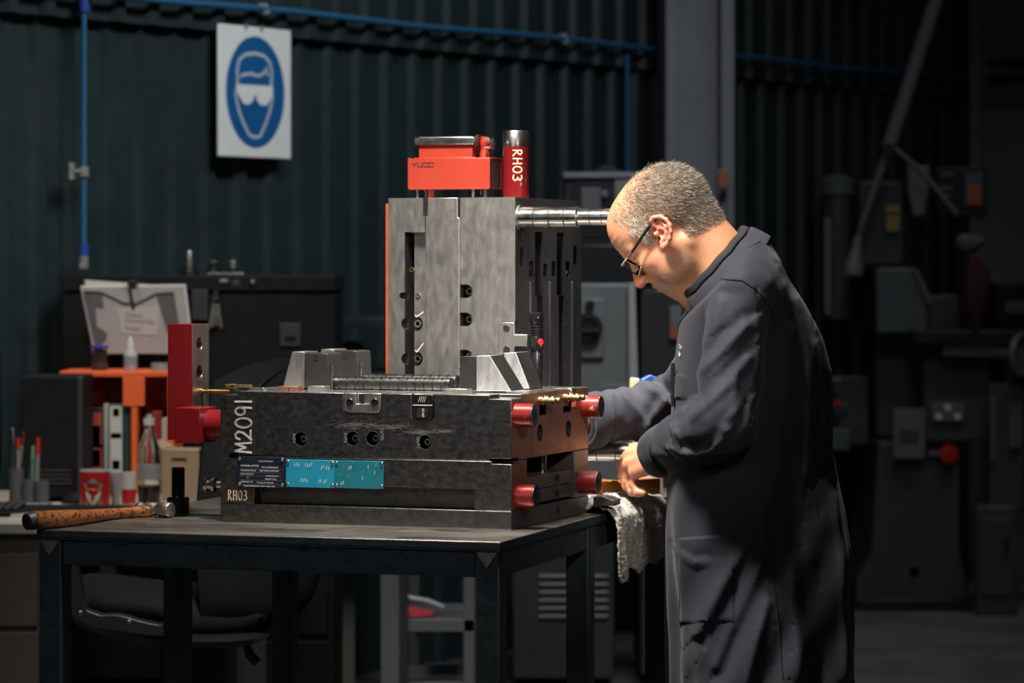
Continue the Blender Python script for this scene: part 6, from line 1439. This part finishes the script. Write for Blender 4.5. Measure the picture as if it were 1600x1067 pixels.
# levers at the left of the head
MB().cyl((mx(1290), .1, mz(595)), (mx(1318), .1, mz(595)), .009, 10).build('lever', 'pot', ml); MB().tube([(mx(1330), .15, mz(636)), (mx(1305), .1, mz(636)), (mx(1296), .09, mz(640))], .008, 8).build('lever', 'pot', ml); MB().lathe((mx(1312), .1, mz(633)), (0,-1,0), [(0,.004),(.004,.014),(.014,.016),(.024,.010),(.026,.003)], 14).build('lever_knob', 'red_knob', ml)
mbx('terminal_box', 1300, 1332, 672, 706, .1, .2, 'mill', .006); mbx('side_bracket', 1310, 1366, 590, 700, .2, .4, 'mill_dk', .01)
# jacket and cream hose hung at the right of the ram
jk = place('red_jacket', 'dark red jacket hanging on the right side of the milling machine', 'jacket', 1524, 12.85, 0, 0); M['dkred'] = mat('dark_red_cloth', (.040,.007,.007), None, (.85,.85)); M['dkcream'] = mat('cream_cloth', (.14,.12,.095), None, (.8,.8))
gg = grid((-.08,-.08,mz(512)), (.08,.08,mz(392)), .008); Fj = np.maximum(ell(gg, (0,0,mz(460)), (.055, .045, .16)), 0*gg[0]-1)+.008*wob(gg, 40, 40, 14, 4); V_, Q_ = nets(Fj, (-.08,-.08,mz(512)), .008); npmesh('cloth', V_, Q_, 'dkred', jk, 0)
gg = grid((-.11,-.08,mz(405)), (.06,.08,mz(355)), .007); Fj = ell(gg, (-.02,0,mz(380)), (.06, .03, .035))+.006*wob(gg, 60, 60, 60, 6); V_, Q_ = nets(Fj, (-.11,-.08,mz(405)), .007); npmesh('collar', V_, Q_, 'dkcream', jk, 0)
MB().cyl((0, .0, mz(395)), (0, .3, mz(380)), .008, 8).build('hook', 'mach_black', jk)
# right pedestal
pd = place('electric_cabinet', 'dark electrical cabinet right of the milling machine base', 'cabinet', 1557, 12.8, 0, -8)
wp = sz(64, 12.8); MB().box(-wp/2, wp/2, 0, .35, 0, CH-(790-HY)/FPX*12.8).build('body', 'mill_dk', pd, .01); MB().box(-wp/2+.02, wp/2-.02, -.012, .0, .08, CH-(808-HY)/FPX*12.8).build('door', 'mill_dk', pd, .008); MB().box(wp/2-.05, wp/2-.035, -.03, -.012, .25, .32).build('handle', 'mach_black', pd, .003)
for a, b, c, e, m in ((-.02, -.005, 620, 720, 'pot'), (.05, .10, 630, 700, 'mill')): MB().box(a, b, .02, .05, CH-(e-HY)/FPX*12.8, CH-(c-HY)/FPX*12.8).build('mast', m, pd, .003)
MB().box(-.03, .11, .05, .09, CH-(795-HY)/FPX*12.8, CH-(600-HY)/FPX*12.8).build('back_mast', 'mill_dk', pd, .003)
# swing-arm work lamp above the machine
la_ = place('machine_lamp', 'jointed grey arm with a cone lamp above the milling machine', 'lamp', 1385, 12.9, mz(236), 0); M['lamp_grey'] = mat('lamp_arm_grey', (.15,.15,.155), None, (.45,.45))
def lq(px, py, dy=0.): q = W(px, py, 12.9)-Vector(la_.location); return Vector((q.x, dy, q.z))
MB().tube([lq(1478, -60), lq(1462, 0), lq(1388, 232)], [.030, .030, .030], 14).build('upper_arm', 'lamp_grey', la_); MB().cyl(lq(1386, 234, -.04), lq(1386, 234, .04), .026, 16).build('joint', 'mach_black', la_)
MB().tube([lq(1386, 236), lq(1372, 278), lq(1342, 362)], [.022, .014, .009], 12).build('lower_arm', 'lamp_grey', la_); MB().lathe(lq(1341, 366), lq(1332, 428)-lq(1341, 366), [(0,.014),(.04,.018),(.07,.022),(.13,.042),(.165,.042),(.165,.036),(.1,.03)], 22).build('lamp_shade', 'lamp_grey', la_)
MB().tube([lq(1395, 230), lq(1440, 268), lq(1495, 335)], .011, 10).build('side_arm', 'lamp_grey', la_)
# low bench far right
fb = place('far_bench', 'dark low bench at the right edge behind the milling machine', 'bench', 1600, 14.0, 0); MB().box(-.16, .35, -.25, .35, CH-(502-HY)/FPX*14, CH-(442-HY)/FPX*14).build('top', 'mach_black', fb, .006)
MB().box(-.12, .0, -.26, -.25, CH-(488-HY)/FPX*14, CH-(470-HY)/FPX*14).build('label', 'pot', fb, .002)
for x in (-.12, .28): MB().box(x, x+.05, -.2, .3, 0, CH-(502-HY)/FPX*14).build('leg', 'mach_black', fb, .004)
